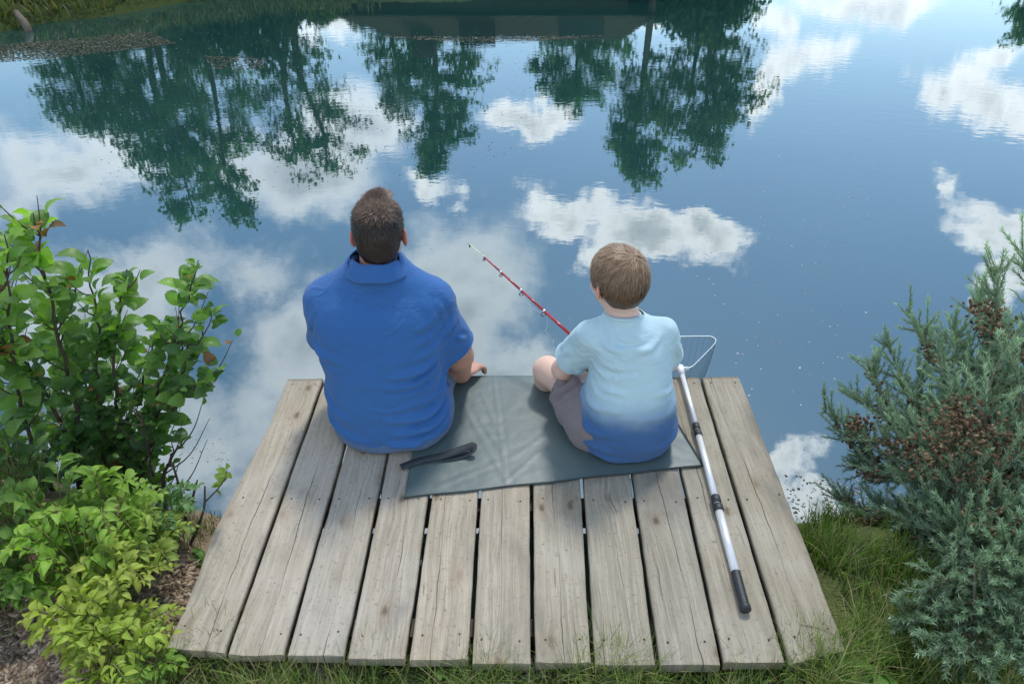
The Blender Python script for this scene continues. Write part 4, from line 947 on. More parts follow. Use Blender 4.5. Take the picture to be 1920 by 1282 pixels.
alder('alder_shrub', [
    [(190, 1010, 1.72), (140, 760, 1.72), (95, 560, 1.70), (62, 400, 1.66)], [(215, 1010, 1.76), (120, 800, 1.70), (50, 690, 1.62), (-30, 610, 1.55)],
    [(235, 1000, 1.75), (185, 800, 1.78), (185, 640, 1.80), (165, 470, 1.80)], [(255, 1000, 1.78), (225, 830, 1.80), (215, 660, 1.80), (238, 505, 1.78)],
    [(285, 1000, 1.76), (262, 850, 1.80), (315, 680, 1.84), (372, 488, 1.84)], [(300, 1000, 1.74), (262, 860, 1.76), (322, 730, 1.80), (398, 590, 1.80)],
    [(290, 1000, 1.7), (270, 880, 1.72), (320, 770, 1.74), (392, 700, 1.74)], [(150, 1010, 1.66), (60, 860, 1.6), (20, 640, 1.58), (8, 440, 1.56)],
    [(170, 1010, 1.9), (60, 800, 1.95), (10, 640, 2.0), (-20, 500, 2.0)], [(200, 1000, 1.9), (120, 800, 1.95), (110, 660, 1.95), (120, 520, 1.95)], [(260, 1000, 1.9), (230, 880, 1.92), (170, 760, 1.95), (150, 620, 1.95)],
    [(130, 1010, 1.6), (40, 900, 1.5), (-40, 760, 1.45), (-90, 640, 1.4)], [(240, 1000, 1.85), (200, 860, 1.85), (260, 740, 1.88), (300, 600, 1.88)]],
    1550, 'bushy alder shrub with broad rounded leaves at the left edge of the pond', 'shrub', (.034, .074), seed=3)
alder('alder_sapling', [[(322, 985, 1.62), (300, 930, 1.64), (275, 830, 1.66), (262, 770, 1.66)], [(322, 985, 1.62), (305, 900, 1.62), (325, 850, 1.62), (345, 830, 1.60)]], 34, 'thin dark sapling with few leaves between the alder shrub and the deck', 'sapling', (.02, .035), .5, 5, (.08, .16, .03), (.16, .27, .05))
def twig_plant(pts, label, leaves, seed):
    r = np.random.default_rng(seed); q = spline([PD(*p) for p in pts[0]], 16); base = q[0].copy(); root = empty('bare_twig', tuple(base), label=label, cat='twig'); mb = MB(); mb.tube(q, np.linspace(.0055, .0025, 16), 7)
    ends = []
    for s_ in pts[1:]:
        qq = spline([PD(*p) for p in s_], 12); mb.tube(qq, np.linspace(.003, .001, 12), 6); ends.append(qq)
    mb.build('stem', M_bark, root)
    if leaves and ends:
        P_, D_ = [], []
        for qq in ends:
            for k in range(leaves): i = r.integers(4, 12); P_.append(qq[i]); D_.append(r.normal(size=3) + (0, 0, .6))
        P_, D_ = np.array(P_), np.array(D_); X, Y, Z = frames(D_, r.normal(0, .4, (len(P_), 3)) + (0, -.4, 1)); tv, tf, ts = leaf_template(6, .34, .2, .3, 0, .0, lambda t: math.sin(math.pi * min(max(t, .02), .98) ** .8) ** .8)
        V, F, C = instance(tv, tf, P_, X, Y, Z, r.uniform(.018, .034, len(P_)), np.tile((.20, .30, .05), (len(P_), 1)), ts); mk('foliage', V - base, F, M_leaf2, root, True, (0, 0, 0), {'Col': C})
twig_plant([[(352, 1032, 1.33), (372, 985, 1.34), (383, 950, 1.34), (384, 911, 1.34)], [(385, 940, 1.34), (405, 920, 1.35), (420, 900, 1.35), (426, 880, 1.35)]], 'dark forked twig with a leafy side shoot beside the deck', 12, 8)
twig_plant([[(350, 985, 1.45), (345, 950, 1.46), (330, 890, 1.48), (322, 868, 1.48)]], 'thin brown dead stalk rising left of the forked twig', 0, 9)
twig_plant([[(356, 960, 1.5), (362, 930, 1.5), (370, 900, 1.5)]], 'short grey dead stalk just behind the forked twig', 0, 10)

def pinnate(name, px, py, hgt, spread, nl, label, seed, col=(.27, .40, .045), tipc=(.42, .46, .07), leaf=.042, lean=(0, 0)):
    """undergrowth plant: arching stems, each carrying pairs of pointed leaflets"""
    r = np.random.default_rng(seed); b = P(px, py, -.12); b[2] = gz(b[0], b[1]); root = empty(name, tuple(b), label=label, cat='plant', group='yellow green leafy plants beside the deck'); mb = MB(); P_, D_, S_, C_ = [], [], [], []
    for k in range(nl):
        an = 2 * math.pi * (k + r.random()) / nl; out_ = np.array((math.cos(an) + lean[0], math.sin(an) * .8 + lean[1], 0)); L = spread * r.uniform(.4, 1.15); h = hgt * r.uniform(.35, 1.1)
        q = spline([b + r.normal(0, .012, 3) * (1, 1, 0), b + out_ * L * .35 + (0, 0, h * .65), b + out_ * L * .75 + (0, 0, h), b + out_ * L * 1.15 + (0, 0, h * .86)], 14); mb.tube(q, np.linspace(.0024, .0009, 14), 5, True)
        for i in range(5, 14):
            t = q[min(i + 1, 13)] - q[i - 1]; t /= np.linalg.norm(t); s_ = np.cross(t, (0, 0, 1)); s_ /= np.linalg.norm(s_) + 1e-9
            f = i / 13; cc = np.array(col) * (1 - f * .7) + np.array(tipc) * f * .7
            for sg in ((-1, 1) if i < 13 else (0,)):
                P_.append(q[i] + s_ * sg * .003); D_.append(t * .75 + s_ * sg * (1.0 if i < 13 else 0) + r.normal(0, .30, 3) + (0, 0, .05)); S_.append(leaf * .76 * r.uniform(.55, 1.3) * (1.1 - abs(f - .65))); C_.append(cc * r.uniform(.7, 1.25))
    P_, D_, S_, C_ = map(np.array, (P_, D_, S_, C_)); X, Y, Z = frames(D_, r.normal(0, .42, (len(P_), 3)) + (0, -.15, 1)); tv, tf, ts = leaf_template(6, .25, .35, .45, 0, 0, lambda t: math.sin(math.pi * min(max(t, .0), 1) ** .75) ** .95 + .01)
    V, F, C = instance(tv, tf, P_, X, Y, Z, S_, C_, ts); mk('foliage', V - b, F, M_leaf2, root, True, (0, 0, 0), {'Col': C}); mb.build('stem', simple('green_stem', (.16, .17, .05), .7) if 'green_stem' not in bpy.data.materials else bpy.data.materials['green_stem'], root)
dkc = (.13, .26, .045); dkt = (.20, .33, .06)
PL = [(150, 1050, .24, .17, 11, 'mid green leafy plant under the alder shrub, farthest of the low plants', dkc, dkt, .050), (245, 1040, .24, .16, 12, 'large pale green leafy plant against the dark shrub stems', (.21, .38, .05), (.32, .46, .08), .050), (300, 1070, .20, .12, 10, 'pale green leafy plant nearest the forked twig', (.26, .38, .06), (.38, .46, .10), .044),
      (100, 1130, .17, .12, 9, 'dark green drooping leafy plant at the left over bare soil', dkc, dkt, .055), (190, 1130, .22, .15, 12, 'fresh green leafy plant in the middle of the low clump', (.20, .38, .045), (.32, .46, .07), .050), (255, 1150, .17, .12, 11, 'yellow green leafy plant with reddish stems near the deck corner', (.30, .42, .06), (.44, .46, .10), .040),
      (200, 1225, .17, .14, 12, 'yellowest leafy plant with slender stems at the lower left', (.31, .43, .05), (.43, .47, .08), .040), (258, 1240, .14, .11, 11, 'small leafy plant touching the near left deck corner', (.24, .36, .05), (.38, .44, .07), .036), (235, 1290, .15, .13, 10, 'lowest leafy plant at the bottom edge left of the grass', (.28, .42, .05), (.40, .46, .08), .038), (20, 1160, .15, .09, 5, 'dark green sprig with large leaves at the far left edge', dkc, dkt, .060), (312, 1290, .08, .08, 9, 'small green seedling clump in front of the deck corner', (.16, .30, .04), (.26, .38, .06), .032), (335, 1010, .16, .10, 9, 'bluish green fern like plant beside the forked twig', (.12, .26, .09), (.2, .33, .12), .036)]
for i, (px, py, h, s_, n, lb, c1_, c2_, lf) in enumerate(PL): pinnate('leafy_plant', px, py, h, s_, int(n * 1.6), lb, 20 + i, c1_, c2_, lf)

def grass(name, pts, dens, h, wd, cols, seed, label=None, kind='stuff', lean=.35, bend=.5, cat=None):
    """blades scattered inside a ground polygon, ONE mesh"""
    r = np.random.default_rng(seed); pg = [tuple(map(float, q)) for q in pts]; xs = [q[0] for q in pg]; ys = [q[1] for q in pg]; A = (max(xs) - min(xs)) * (max(ys) - min(ys)); N = int(A * dens)
    X = r.uniform(min(xs), max(xs), N); Y = r.uniform(min(ys), max(ys), N); s_ = poly_sd(pg, X, Y); dn = np.array([mnoise.noise(Vector((x * 6, y * 6, seed))) for x, y in zip(X, Y)]); k = (s_ < 0) & (poly_sd(pond, X, Y) > -.02) & (r.random(N) < .62 + dn)
    X, Y, dn = X[k], Y[k], dn[k]; n = len(X); Z = terrain_z(X, Y); B = np.stack([X, Y, Z], 1); an = r.uniform(0, 2 * math.pi, n); d = np.stack([np.cos(an), np.sin(an), np.zeros(n)], 1); L = h * r.uniform(.4, 1.25, n) * (1 + .6 * dn); ln = r.uniform(.05, 1, n) * lean; bd_ = r.uniform(.2, 1.3, n) * bend
    sd_ = np.stack([-np.sin(an), np.cos(an), np.zeros(n)], 1); V = []; segs = 4; ca = np.array(cols); ci = r.integers(0, len(ca), n); C = ca[ci] * r.uniform(.7, 1.3, n)[:, None]; Cs = []
    for j in range(segs + 1):
        t = j / segs; p = B + d * (L * (ln * t + bd_ * t * t * .7))[:, None]; p[:, 2] += L * (t - bd_ * t * t * .45); ww = (wd * (1 - t) ** .8 * r.uniform(.7, 1.3, n) if j < segs else np.full(n, wd * .05))
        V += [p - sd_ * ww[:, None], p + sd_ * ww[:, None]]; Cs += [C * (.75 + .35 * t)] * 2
    V = np.stack(V, 1); m = 2 * (segs + 1); Fi = np.array([(2 * j, 2 * j + 1, 2 * j + 3, 2 * j + 2) for j in range(segs)]); F = (Fi[None] + (np.arange(n) * m)[:, None, None]).reshape(-1, 4); C = np.stack(Cs, 1)
    o = mk(name, V.reshape(-1, 3), F, M_grass, None, True, (0, 0, 0), {'Col': np.clip(C.reshape(-1, 3), 0, 1)}); props(o, label, cat, None, kind); return o
G1 = [(.13, .22, .045), (.19, .28, .055), (.28, .33, .09), (.10, .18, .04), (.44, .39, .20)]
grass('grass', [P(330, 1222, -.12)[:2], P(640, 1236, -.12)[:2], P(930, 1262, -.12)[:2], P(1100, 1250, -.12)[:2], P(1480, 1240, -.12)[:2], P(1640, 1180, -.12)[:2], P(1850, 1180, -.12)[:2], P(1900, 1500, -.12)[:2], P(250, 1500, -.12)[:2]], 36000, .095, .0015, G1, 1, 'short mown grass along the near edge of the deck', cat='grass', lean=.6)
grass('grass', [P(1478, 985, -.2)[:2], P(1530, 975, -.3)[:2], P(1640, 1010, -.3)[:2], P(1760, 1010, -.2)[:2], P(1850, 1180, -.12)[:2], P(1800, 1300, -.12)[:2], P(1610, 1260, -.12)[:2], P(1575, 1150, -.12)[:2]], 24000, .085, .0018, [(.10, .20, .03), (.14, .26, .04), (.20, .30, .06), (.07, .13, .03), (.32, .30, .15)], 2, 'lush green grass right of the deck under the gorse bush', cat='grass', lean=.5)
grass('grass', [P(1100, 1240, -.12)[:2], P(1480, 1238, -.12)[:2], P(1620, 1200, -.12)[:2], P(1700, 1330, -.12)[:2], P(1100, 1330, -.12)[:2]], 9000, .095, .0020, [(.12, .24, .03), (.17, .30, .04), (.34, .34, .14)], 3, 'longer grass blades in front of the right planks', cat='grass', lean=.5)
grass('reed_grass', [P(-60, 1030, -.3)[:2], P(120, 1000, -.3)[:2], P(120, 1070, -.2)[:2], P(30, 1130, -.15)[:2], P(-100, 1130, -.15)[:2]], 9000, .36, .0011, [(.14, .17, .07), (.22, .21, .10), (.10, .14, .05), (.30, .25, .14)], 4, 'tall fine grass tuft below the alder shrub at the left edge', cat='grass', lean=.35, bend=.45)
grass('grass', [P(330, 990, -.3)[:2], P(425, 960, -.4)[:2], P(415, 1000, -.3)[:2], P(375, 1080, -.15)[:2], P(330, 1060, -.15)[:2]], 14000, .045, .0014, [(.09, .15, .03), (.14, .2, .05), (.25, .24, .11)], 5, 'tufts of grass on the bank left of the deck', cat='grass')
grass('grass', [P(-60, 1160, -.12)[:2], P(40, 1170, -.12)[:2], P(50, 1215, -.12)[:2], P(-60, 1225, -.12)[:2]], 16000, .03, .0013, [(.10, .22, .04), (.14, .26, .05)], 6, 'small patch of clover green grass on the soil at the left edge', cat='grass')

# broad weed rosettes at bottom right
def rosette(px, py, n, L, seed, label):
    r = np.random.default_rng(seed); b = P(px, py, -.11); b[2] = gz(b[0], b[1]) + .004; root = empty('dandelion_plant', tuple(b), label=label, cat='plant', group='broad leaved weeds in the grass'); an = r.uniform(0, 2 * math.pi, n); D = np.stack([np.cos(an), np.sin(an), r.uniform(.35, 1.0, n)], 1)
    X, Y, Z = frames(D, r.normal(0, .2, (n, 3)) + (0, 0, 1)); tv, tf, ts = leaf_template(10, .16, .2, .5, 0, 0, lambda t: (.25 + .75 * math.sin(math.pi * min(max(t, .02), .99) ** 1.3)) * (1 + .35 * math.cos(t * 28)) + .02)
    V, F, C = instance(tv, tf, np.tile(b, (n, 1)), X, Y, Z, r.uniform(.6, 1.1, n) * L, np.tile((.13, .27, .05), (n, 1)) * r.uniform(.8, 1.3, (n, 1)), ts); mk('foliage', V - b, F, M_leaf2, root, True, (0, 0, 0), {'Col': C})
rosette(1540, 1262, 9, .10, 1, 'broad toothed weed at the near right corner of the deck'); rosette(1620, 1268, 10, .11, 2, 'broad toothed weed farthest right at the bottom edge'); rosette(1490, 1285, 8, .08, 3, 'small toothed weed in the grass before the last plank'); rosette(820, 1262, 8, .06, 4, 'little broad leaved weed before the middle planks'); rosette(388, 1062, 6, .07, 6, 'broad light green weed tucked against the left plank')

# pebbles and wood chips
def scatter(name, poly, n, size, cols, seed, label, flat=.5, elong=1.0, cat='debris', z=None, mt=None):
    r = np.random.default_rng(seed); pg = [tuple(map(float, q)) for q in poly]; xs = [q[0] for q in pg]; ys = [q[1] for q in pg]; X = r.uniform(min(xs), max(xs), n * 3); Y = r.uniform(min(ys), max(ys), n * 3); k = poly_sd(pg, X, Y) < 0; X, Y = X[k][:n], Y[k][:n]; m = len(X)
    Zt = terrain_z(X, Y) if z is None else np.full(m, z); tv = []; tf = []
    ic = [(0, 0, 1), (.9, 0, .3), (.28, .85, .3), (-.72, .52, .35), (-.72, -.52, .25), (.28, -.85, .3), (.72, .52, -.4), (-.28, .85, -.4), (-.9, 0, -.4), (-.28, -.85, -.4), (.72, -.52, -.4), (0, 0, -.8)]
    tf = [(0, 1, 2), (0, 2, 3), (0, 3, 4), (0, 4, 5), (0, 5, 1), (1, 6, 2), (2, 7, 3), (3, 8, 4), (4, 9, 5), (5, 10, 1), (6, 7, 2), (7, 8, 3), (8, 9, 4), (9, 10, 5), (10, 6, 1), (11, 7, 6), (11, 8, 7), (11, 9, 8), (11, 10, 9), (11, 6, 10)]
    an = r.uniform(0, 6.28, m); Xa = np.stack([np.cos(an), np.sin(an), r.normal(0, .15, m)], 1) * elong; Ya = np.stack([-np.sin(an), np.cos(an), r.normal(0, .15, m)], 1); Za = np.tile((0, 0, flat), (m, 1)); ca = np.array(cols)
    V, F, C = instance(ic, tf, np.stack([X, Y, Zt + size * flat * .3], 1), Xa, Ya, Za, size * r.uniform(.4, 1.4, m), ca[r.integers(0, len(ca), m)] * r.uniform(.7, 1.2, (m, 1)))
    return props(mk(name, V, F, mt or M_pod, None, False, (0, 0, 0), {'Col': C}), label, cat, None, 'stuff')
scatter('wood_chips', [P(-80, 1100, -.12)[:2], P(420, 1040, -.12)[:2], P(330, 1220, -.12)[:2], P(330, 1450, -.12)[:2], P(-80, 1450, -.12)[:2]], 5200, .0055, [(.34, .25, .17), (.26, .18, .12), (.15, .10, .07), (.42, .33, .24), (.20, .15, .11)], 1, 'brown bark chips and leaf litter covering the soil at the lower left', .35, 3.0)
scatter('pebbles', [P(840, 1245, -.12)[:2], P(1080, 1245, -.12)[:2], P(1080, 1300, -.12)[:2], P(840, 1300, -.12)[:2]], 420, .006, [(.30, .26, .21), (.18, .15, .12), (.42, .38, .32)], 2, 'loose pebbles and soil before the middle planks', .8)
M_fleck = attr_mat('floating_petal', .7, 0, .2)
for i, (poly, n, sz, cl, lb) in enumerate([
    ([P(1250, 280, WZ), P(1650, 280, WZ), P(1620, 760, WZ), P(1350, 760, WZ)], 230, .0042, [(.55, .50, .45), (.42, .30, .26), (.65, .62, .6)], 'pale seed fluff floating on the open water right of the boy'),
    ([P(340, 820, WZ), P(430, 815, WZ), P(430, 875, WZ), P(330, 870, WZ)], 60, .003, [(.5, .38, .34), (.42, .32, .28)], 'pinkish petals floating left of the deck'),
    ([P(1470, 890, WZ), P(1640, 900, WZ), P(1640, 1000, WZ), P(1480, 980, WZ)], 170, .0050, [(.12, .10, .09), (.40, .36, .33), (.2, .17, .15)], 'dark debris floating on the bright water beside the right planks'),
    ([P(0, 85, WZ), P(280, 60, WZ), P(330, 82, WZ), P(150, 105, WZ), P(0, 118, WZ)], 3600, .012, [(.08, .08, .05), (.15, .13, .09), (.06, .065, .035)], 'brown floating weed band in the upper left water'),
    ([P(380, 105, WZ), P(500, 110, WZ), P(490, 132, WZ), P(400, 130, WZ)], 420, .011, [(.10, .09, .06), (.15, .13, .09), (.06, .06, .04)], 'brown floating weed patch in the reflection of the tall trees'),
    ([P(700, 68, WZ), P(960, 70, WZ), P(1150, 66, WZ), P(1000, 78, WZ), P(850, 80, WZ)], 900, .010, [(.17, .15, .10), (.20, .17, .12), (.10, .10, .06)], 'thin line of floating scum below the mirrored roof'),
    ([P(60, 60, WZ), P(1100, 60, WZ), P(1000, 300, WZ), P(200, 400, WZ)], 1100, .0065, [(.25, .20, .14), (.34, .30, .24), (.14, .12, .08)], 'scattered leaf bits floating on the mirrored trees'),
    ([P(760, 440, WZ), P(850, 470, WZ), P(840, 640, WZ), P(780, 520, WZ)], 50, .003, [(.55, .48, .42)], 'few pale specks floating between the man and the rod')]):
    scatter('floating_debris', [q[:2] for q in poly], n, sz, cl, 40 + i, lb, .15, 1.5, 'debris', WZ, M_fleck)

# gorse bush
def gorse():
    r = np.random.default_rng(11); b = P(1830, 1130, -.15); b[2] = gz(b[0], b[1]); root = empty('gorse_bush', tuple(b), label='prickly blue green gorse bush with brown seed pods filling the right edge', cat='bush')
    tips = [(1700, 580, 2.0), (1735, 610, 1.95), (1790, 600, 1.9), (1625, 675, 1.95), (1660, 640, 2.0), (1540, 762, 1.8), (1590, 740, 1.8), (1615, 830, 1.7), (1650, 760, 1.8), (1600, 870, 1.65), (1575, 935, 1.55), (1640, 950, 1.5), (1610, 1010, 1.45), (1690, 1020, 1.35), (1750, 1080, 1.25), (1680, 1090, 1.28), (1720, 1150, 1.2), (1760, 960, 1.4), (1700, 880, 1.55), (1760, 760, 1.7), (1840, 700, 1.7), (1905, 640, 1.8), (1830, 560, 1.9), (1870, 500, 1.9), (1915, 455, 1.9), (1850, 540, 2.0), (1960, 500, 1.9), (1990, 560, 1.8),
            (1680, 700, 1.9), (1720, 680, 1.85), (1870, 600, 1.95), (1900, 780, 1.6), (1850, 850, 1.5), (1830, 950, 1.35), (1900, 1000, 1.3), (1800, 1050, 1.22), (1880, 1120, 1.15), (1650, 880, 1.6), (1720, 800, 1.65), (1780, 850, 1.55), (1660, 820, 1.7), (1930, 880, 1.5), (1960, 700, 1.6), (2000, 900, 1.4), (2000, 1100, 1.2), (1940, 1180, 1.1), (1700, 950, 1.5), (1630, 1040, 1.4), (1590, 800, 1.75), (1760, 680, 1.9), (1810, 640, 1.85), (1650, 1120, 1.2), (1790, 1160, 1.12), (1860, 1200, 1.08), (1850, 1250, .85), (1930, 1225, .86), (1770, 1225, .88), (1900, 1110, 1.02), (1960, 1080, 1.05), (1700, 1170, .97), (1810, 1150, .97), (1990, 1200, .88), (1880, 1190, .90), (1740, 1130, 1.02)]
    mb = MB(); sh = []; pods = []
    for (x, y, Y) in tips:
        t = PD(x, y, Y); s0 = b + r.normal(0, .05, 3) * (1, 1, .2); m1 = s0 * .6 + t * .4 + np.array((r.normal(0, .04), r.normal(0, .04), .10 + .05 * r.random())); m2 = s0 * .25 + t * .75 + r.normal(0, .025, 3) + (0, 0, .02)
        q = spline([s0, m1, m2, t], 30); mb.tube(q, np.linspace(.0055, .0012, 30), 6)
        for k in range(64):
            i = min(int(29 * (r.random() ** .8) * .97) + 1, 28); p = q[i]; tt = q[i + 1] - q[i - 1]; tt /= np.linalg.norm(tt); o = r.normal(size=3); o[2] += .5; o /= np.linalg.norm(o); L = r.uniform(.05, .13) * (1.15 - .5 * i / 29); dd = tt * .7 + o * .75
            sh.append(np.array([p, p + dd * L * .5, p + dd * L + (0, 0, L * .12)])); 
        sh.append(np.array([q[22], q[26], q[29]]))
        if r.random() < .75:
            for c in range(r.integers(2, 5)):
                i = r.integers(15, 25); cpos = q[i]
                for k in range(r.integers(8, 26)): pods.append((q[i] + (q[i + 1] - q[i]) * r.uniform(-2.5, 2.5) + r.normal(0, .009, 3), r.normal(size=3)))
    for (x, y, Y, n, sp_) in ((1620, 795, 1.78, 60, .03), (1600, 800, 1.78, 30, .02), (1770, 850, 1.5, 130, .05), (1830, 800, 1.5, 150, .055), (1850, 900, 1.42, 110, .05), (1740, 890, 1.5, 50, .03), (1880, 620, 1.8, 90, .035), (1900, 730, 1.65, 90, .04), (1620, 985, 1.5, 50, .025), (1700, 1090, 1.3, 60, .03), (1800, 760, 1.6, 80, .04), (1905, 850, 1.45, 110, .06), (1790, 800, 1.5, 120, .05), (1845, 580, 1.85, 60, .03), (1690, 840, 1.6, 60, .03), (1880, 980, 1.3, 90, .05)):
        c_ = PD(x, y, Y - .10)
        for k in range(int(n * .95)): pods.append((c_ + r.normal(0, 1, 3) * (sp_ * .9, sp_ * .6, sp_ * .5), r.normal(size=3)))
    for s_ in sh: mb.tube(s_, [.0016, .0012, .0006], 4, False)
    mb.build('branch', simple('gorse_stem', (.11, .10, .06), .85), root)
    P_, D_, C_ = [], [], []
    for s_ in sh:
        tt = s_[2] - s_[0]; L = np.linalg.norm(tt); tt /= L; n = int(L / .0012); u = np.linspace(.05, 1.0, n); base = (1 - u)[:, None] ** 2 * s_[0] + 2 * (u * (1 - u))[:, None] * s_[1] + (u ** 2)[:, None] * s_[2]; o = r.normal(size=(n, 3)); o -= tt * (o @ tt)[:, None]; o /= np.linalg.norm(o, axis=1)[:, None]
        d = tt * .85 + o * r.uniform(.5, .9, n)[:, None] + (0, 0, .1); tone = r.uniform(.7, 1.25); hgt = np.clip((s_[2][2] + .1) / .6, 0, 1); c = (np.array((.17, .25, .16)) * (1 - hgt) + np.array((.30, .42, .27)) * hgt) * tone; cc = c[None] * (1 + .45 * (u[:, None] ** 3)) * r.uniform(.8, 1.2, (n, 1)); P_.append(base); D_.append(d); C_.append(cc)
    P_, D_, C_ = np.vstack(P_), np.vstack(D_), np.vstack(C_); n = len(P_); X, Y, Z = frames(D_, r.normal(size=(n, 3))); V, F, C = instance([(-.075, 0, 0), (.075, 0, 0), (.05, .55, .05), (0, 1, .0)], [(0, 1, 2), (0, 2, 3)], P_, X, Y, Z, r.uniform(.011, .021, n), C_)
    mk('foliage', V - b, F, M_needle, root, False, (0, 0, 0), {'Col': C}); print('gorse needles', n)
    pp = np.array([q[0] for q in pods]); D = np.array([q[1] for q in pods]); n = len(pp); X, Y, Z = frames(D, r.normal(size=(n, 3))); tv = []; 
    for t, rr in ((0, .05), (.25, .32), (.55, .38), (.85, .2), (1, .02)):
        for k in range(5): tv.append((rr * math.cos(k * 1.2566), t, rr * .7 * math.sin(k * 1.2566)))
    tf = [(i * 5 + k, i * 5 + (k + 1) % 5, (i + 1) * 5 + (k + 1) % 5, (i + 1) * 5 + k) for i in range(4) for k in range(5)]; ca = np.array([(.17, .11, .06), (.11, .07, .04), (.25, .17, .10), (.07, .045, .03)])
    V, F, C = instance(tv, tf, pp, X, Y, Z, r.uniform(.010, .017, n), ca[r.integers(0, 4, n)]); mk('seed_pod_cluster', V - b, F, M_pod, root, True, (0, 0, 0), {'Col': C})
gorse()

# ------------------------------------------------------------------ far bank: trees, hut, bushes
def tree(name, tip, Y, wpx, label, seed, crown0=.25, leaves=7000, col=(.045, .095, .032), lsz=.085, forks=1, shape='cone', trunk_r=.10, droop=.0):
    r = np.random.default_rng(seed); top = RF(tip[0], tip[1], Y); hw = .86 * wpx / FPX * (Y * 1.05); b = np.array((top[0] + r.normal(0, .15), Y, 0.)); b[2] = gz(b[0], Y) - .05; H_ = top[2] - b[2]; root = empty(name, tuple(b), label=label, cat='tree', group='trees on the far bank'); mb = MB(); P_ = []; 
    for fk in range(forks):
        tp = top + (np.array((r.uniform(-.6, .6) * hw, r.normal(0, .3), -r.uniform(.05, .25) * H_)) if fk else 0); q = spline([b + (fk * .15, 0, 0), b * .6 + tp * .4 + r.normal(0, .12, 3) * (1, 1, 0), b * .25 + tp * .75 + r.normal(0, .12, 3) * (1, 1, 0), tp], 24); mb.tube(q, np.linspace(trunk_r, .012, 24), 8)
        nb = int(58 / forks ** .5)
        for k in range(nb):
            u = crown0 + (1 - crown0) * (k + r.random()) / nb * .97; i = min(int(u * 23), 22); p = q[i] + (q[i + 1] - q[i]) * (u * 23 - i); v = (u - crown0) / (1 - crown0)
            prof = {'cone': (1 - v) ** .8 * (.35 + .65 * min(1, v * 5 + .3)), 'round': math.sin(math.pi * (.10 + .86 * v)) ** .6 * (1.15 - .5 * v), 'taper': (1 - v) ** .62 * (.5 + .5 * min(1, v * 4 + .2)), 'top': (.35 + .65 * math.sin(math.pi * min(1, .15 + v * .9)) ** .7)}[shape]; L = hw * prof * r.uniform(.55, 1.15) + .15; an = r.uniform(0, 2 * math.pi); d = np.array((math.cos(an), math.sin(an), r.uniform(.0, .55) - droop)); e = p + d * L; e2 = p + d * L * .55 + np.array((0, 0, .1 * L)); bq = spline([p, e2, e], 7); mb.tube(bq, np.linspace(trunk_r * .22 * (1 - v * .6), .006, 7), 4, False)
            m = int(.88 * leaves / nb / forks * (.4 + prof)); ncl = max(4, int(m / 16)); cu = r.uniform(.25, 1.0, ncl) ** .7; cl = (1 - cu)[:, None] ** 2 * p + 2 * (cu * (1 - cu))[:, None] * e2 + (cu ** 2)[:, None] * e + r.normal(0, .16, (ncl, 3)) * (1, 1, .7) * max(.5, L * .55); 
            P_.append((cl[r.integers(0, ncl, m)] + r.normal(0, .085, (m, 3)) + np.array((0, 0, -droop * .3)) * r.random((m, 1))))
    mb.build('trunk', simple('far_bark', (.09, .075, .06), .9) if 'far_bark' not in bpy.data.materials else bpy.data.materials['far_bark'], root)
    P_ = np.vstack(P_); n = len(P_); tone = np.array([mnoise.noise(Vector(p * 1.3)) for p in P_]); C_ = 1.35 * np.array(col)[None] * (1 + .6 * tone[:, None]) * r.uniform(.6, 1.5, (n, 1)); X, Y_, Z = frames(r.normal(size=(n, 3)), r.normal(size=(n, 3))); V, F, C = instance([(-.35, 0, 0), (.35, 0, 0), (.3, .7, .1), (0, 1.1, 0), (-.3, .7, .1)], [(0, 1, 2, 4), (4, 2, 3, 3)][:1], P_, X, Y_, Z, r.uniform(.6, 1.5, n) * lsz, C_)
    mk('crown', V - b, F, M_far, root, False, (0, 0, 0), {'Col': C})
G = (.055, .125, .050)
tree('birch_tree', (165, 250), 15.5, 84, 'leftmost slender tree mirrored in the pond', 1, .10, 4200, G, .075, 1, 'taper')
tree('birch_tree', (275, 300), 17.5, 85, 'tree mirrored between the leftmost one and the tall twin trees', 2, .15, 4600, G, .080, 2, 'taper')
tree('birch_tree', (366, 408), 16.5, 140, 'tallest spreading tree whose mirrored tip reaches lowest on the left', 3, .12, 11500, G, .085, 2, 'taper', .10, .10)
tree('birch_tree', (462, 418), 18.5, 78, 'tall narrow tree mirrored close right of the tallest one', 4, .12, 8000, (.065, .14, .05), .085, 1, 'taper')
tree('birch_tree', (612, 330), 17.0, 92, 'open crowned tree mirrored above the man, left of the pointed one', 5, .18, 5200, G, .078, 2, 'round', .11)
tree('larch_tree', (812, 324), 20.0, 118, 'pointed tree mirrored right above the man\'s head', 6, .10, 13500, (.055, .13, .045), .088, 1, 'cone')
tree('birch_tree', (745, 225), 21.0, 70, 'shorter tree mirrored left of the pointed one', 16, .12, 4200, G, .085, 1, 'taper')
tree('willow_tree', (1080, 190), 20.5, 95, 'short round tree mirrored beyond the hut roof', 7, .10, 9500, (.065, .145, .055), .088, 1, 'round', .1)
tree('birch_tree', (1207, 338), 16.5, 48, 'tall drooping tree with a straight dark trunk mirrored right of the hut', 8, .30, 5200, (.07, .135, .045), .075, 1, 'top', .09)
tree('birch_tree', (1300, 300), 17.2, 100, 'broad tree mirrored at the centre right, brownish leaves at its tip', 9, .10, 11500, (.075, .13, .045), .078, 3, 'round', .08)
tree('birch_tree', (1958, 70), 17.0, 50, 'tree barely mirrored at the right edge', 10, .1, 4000, G, .085, 1, 'round')
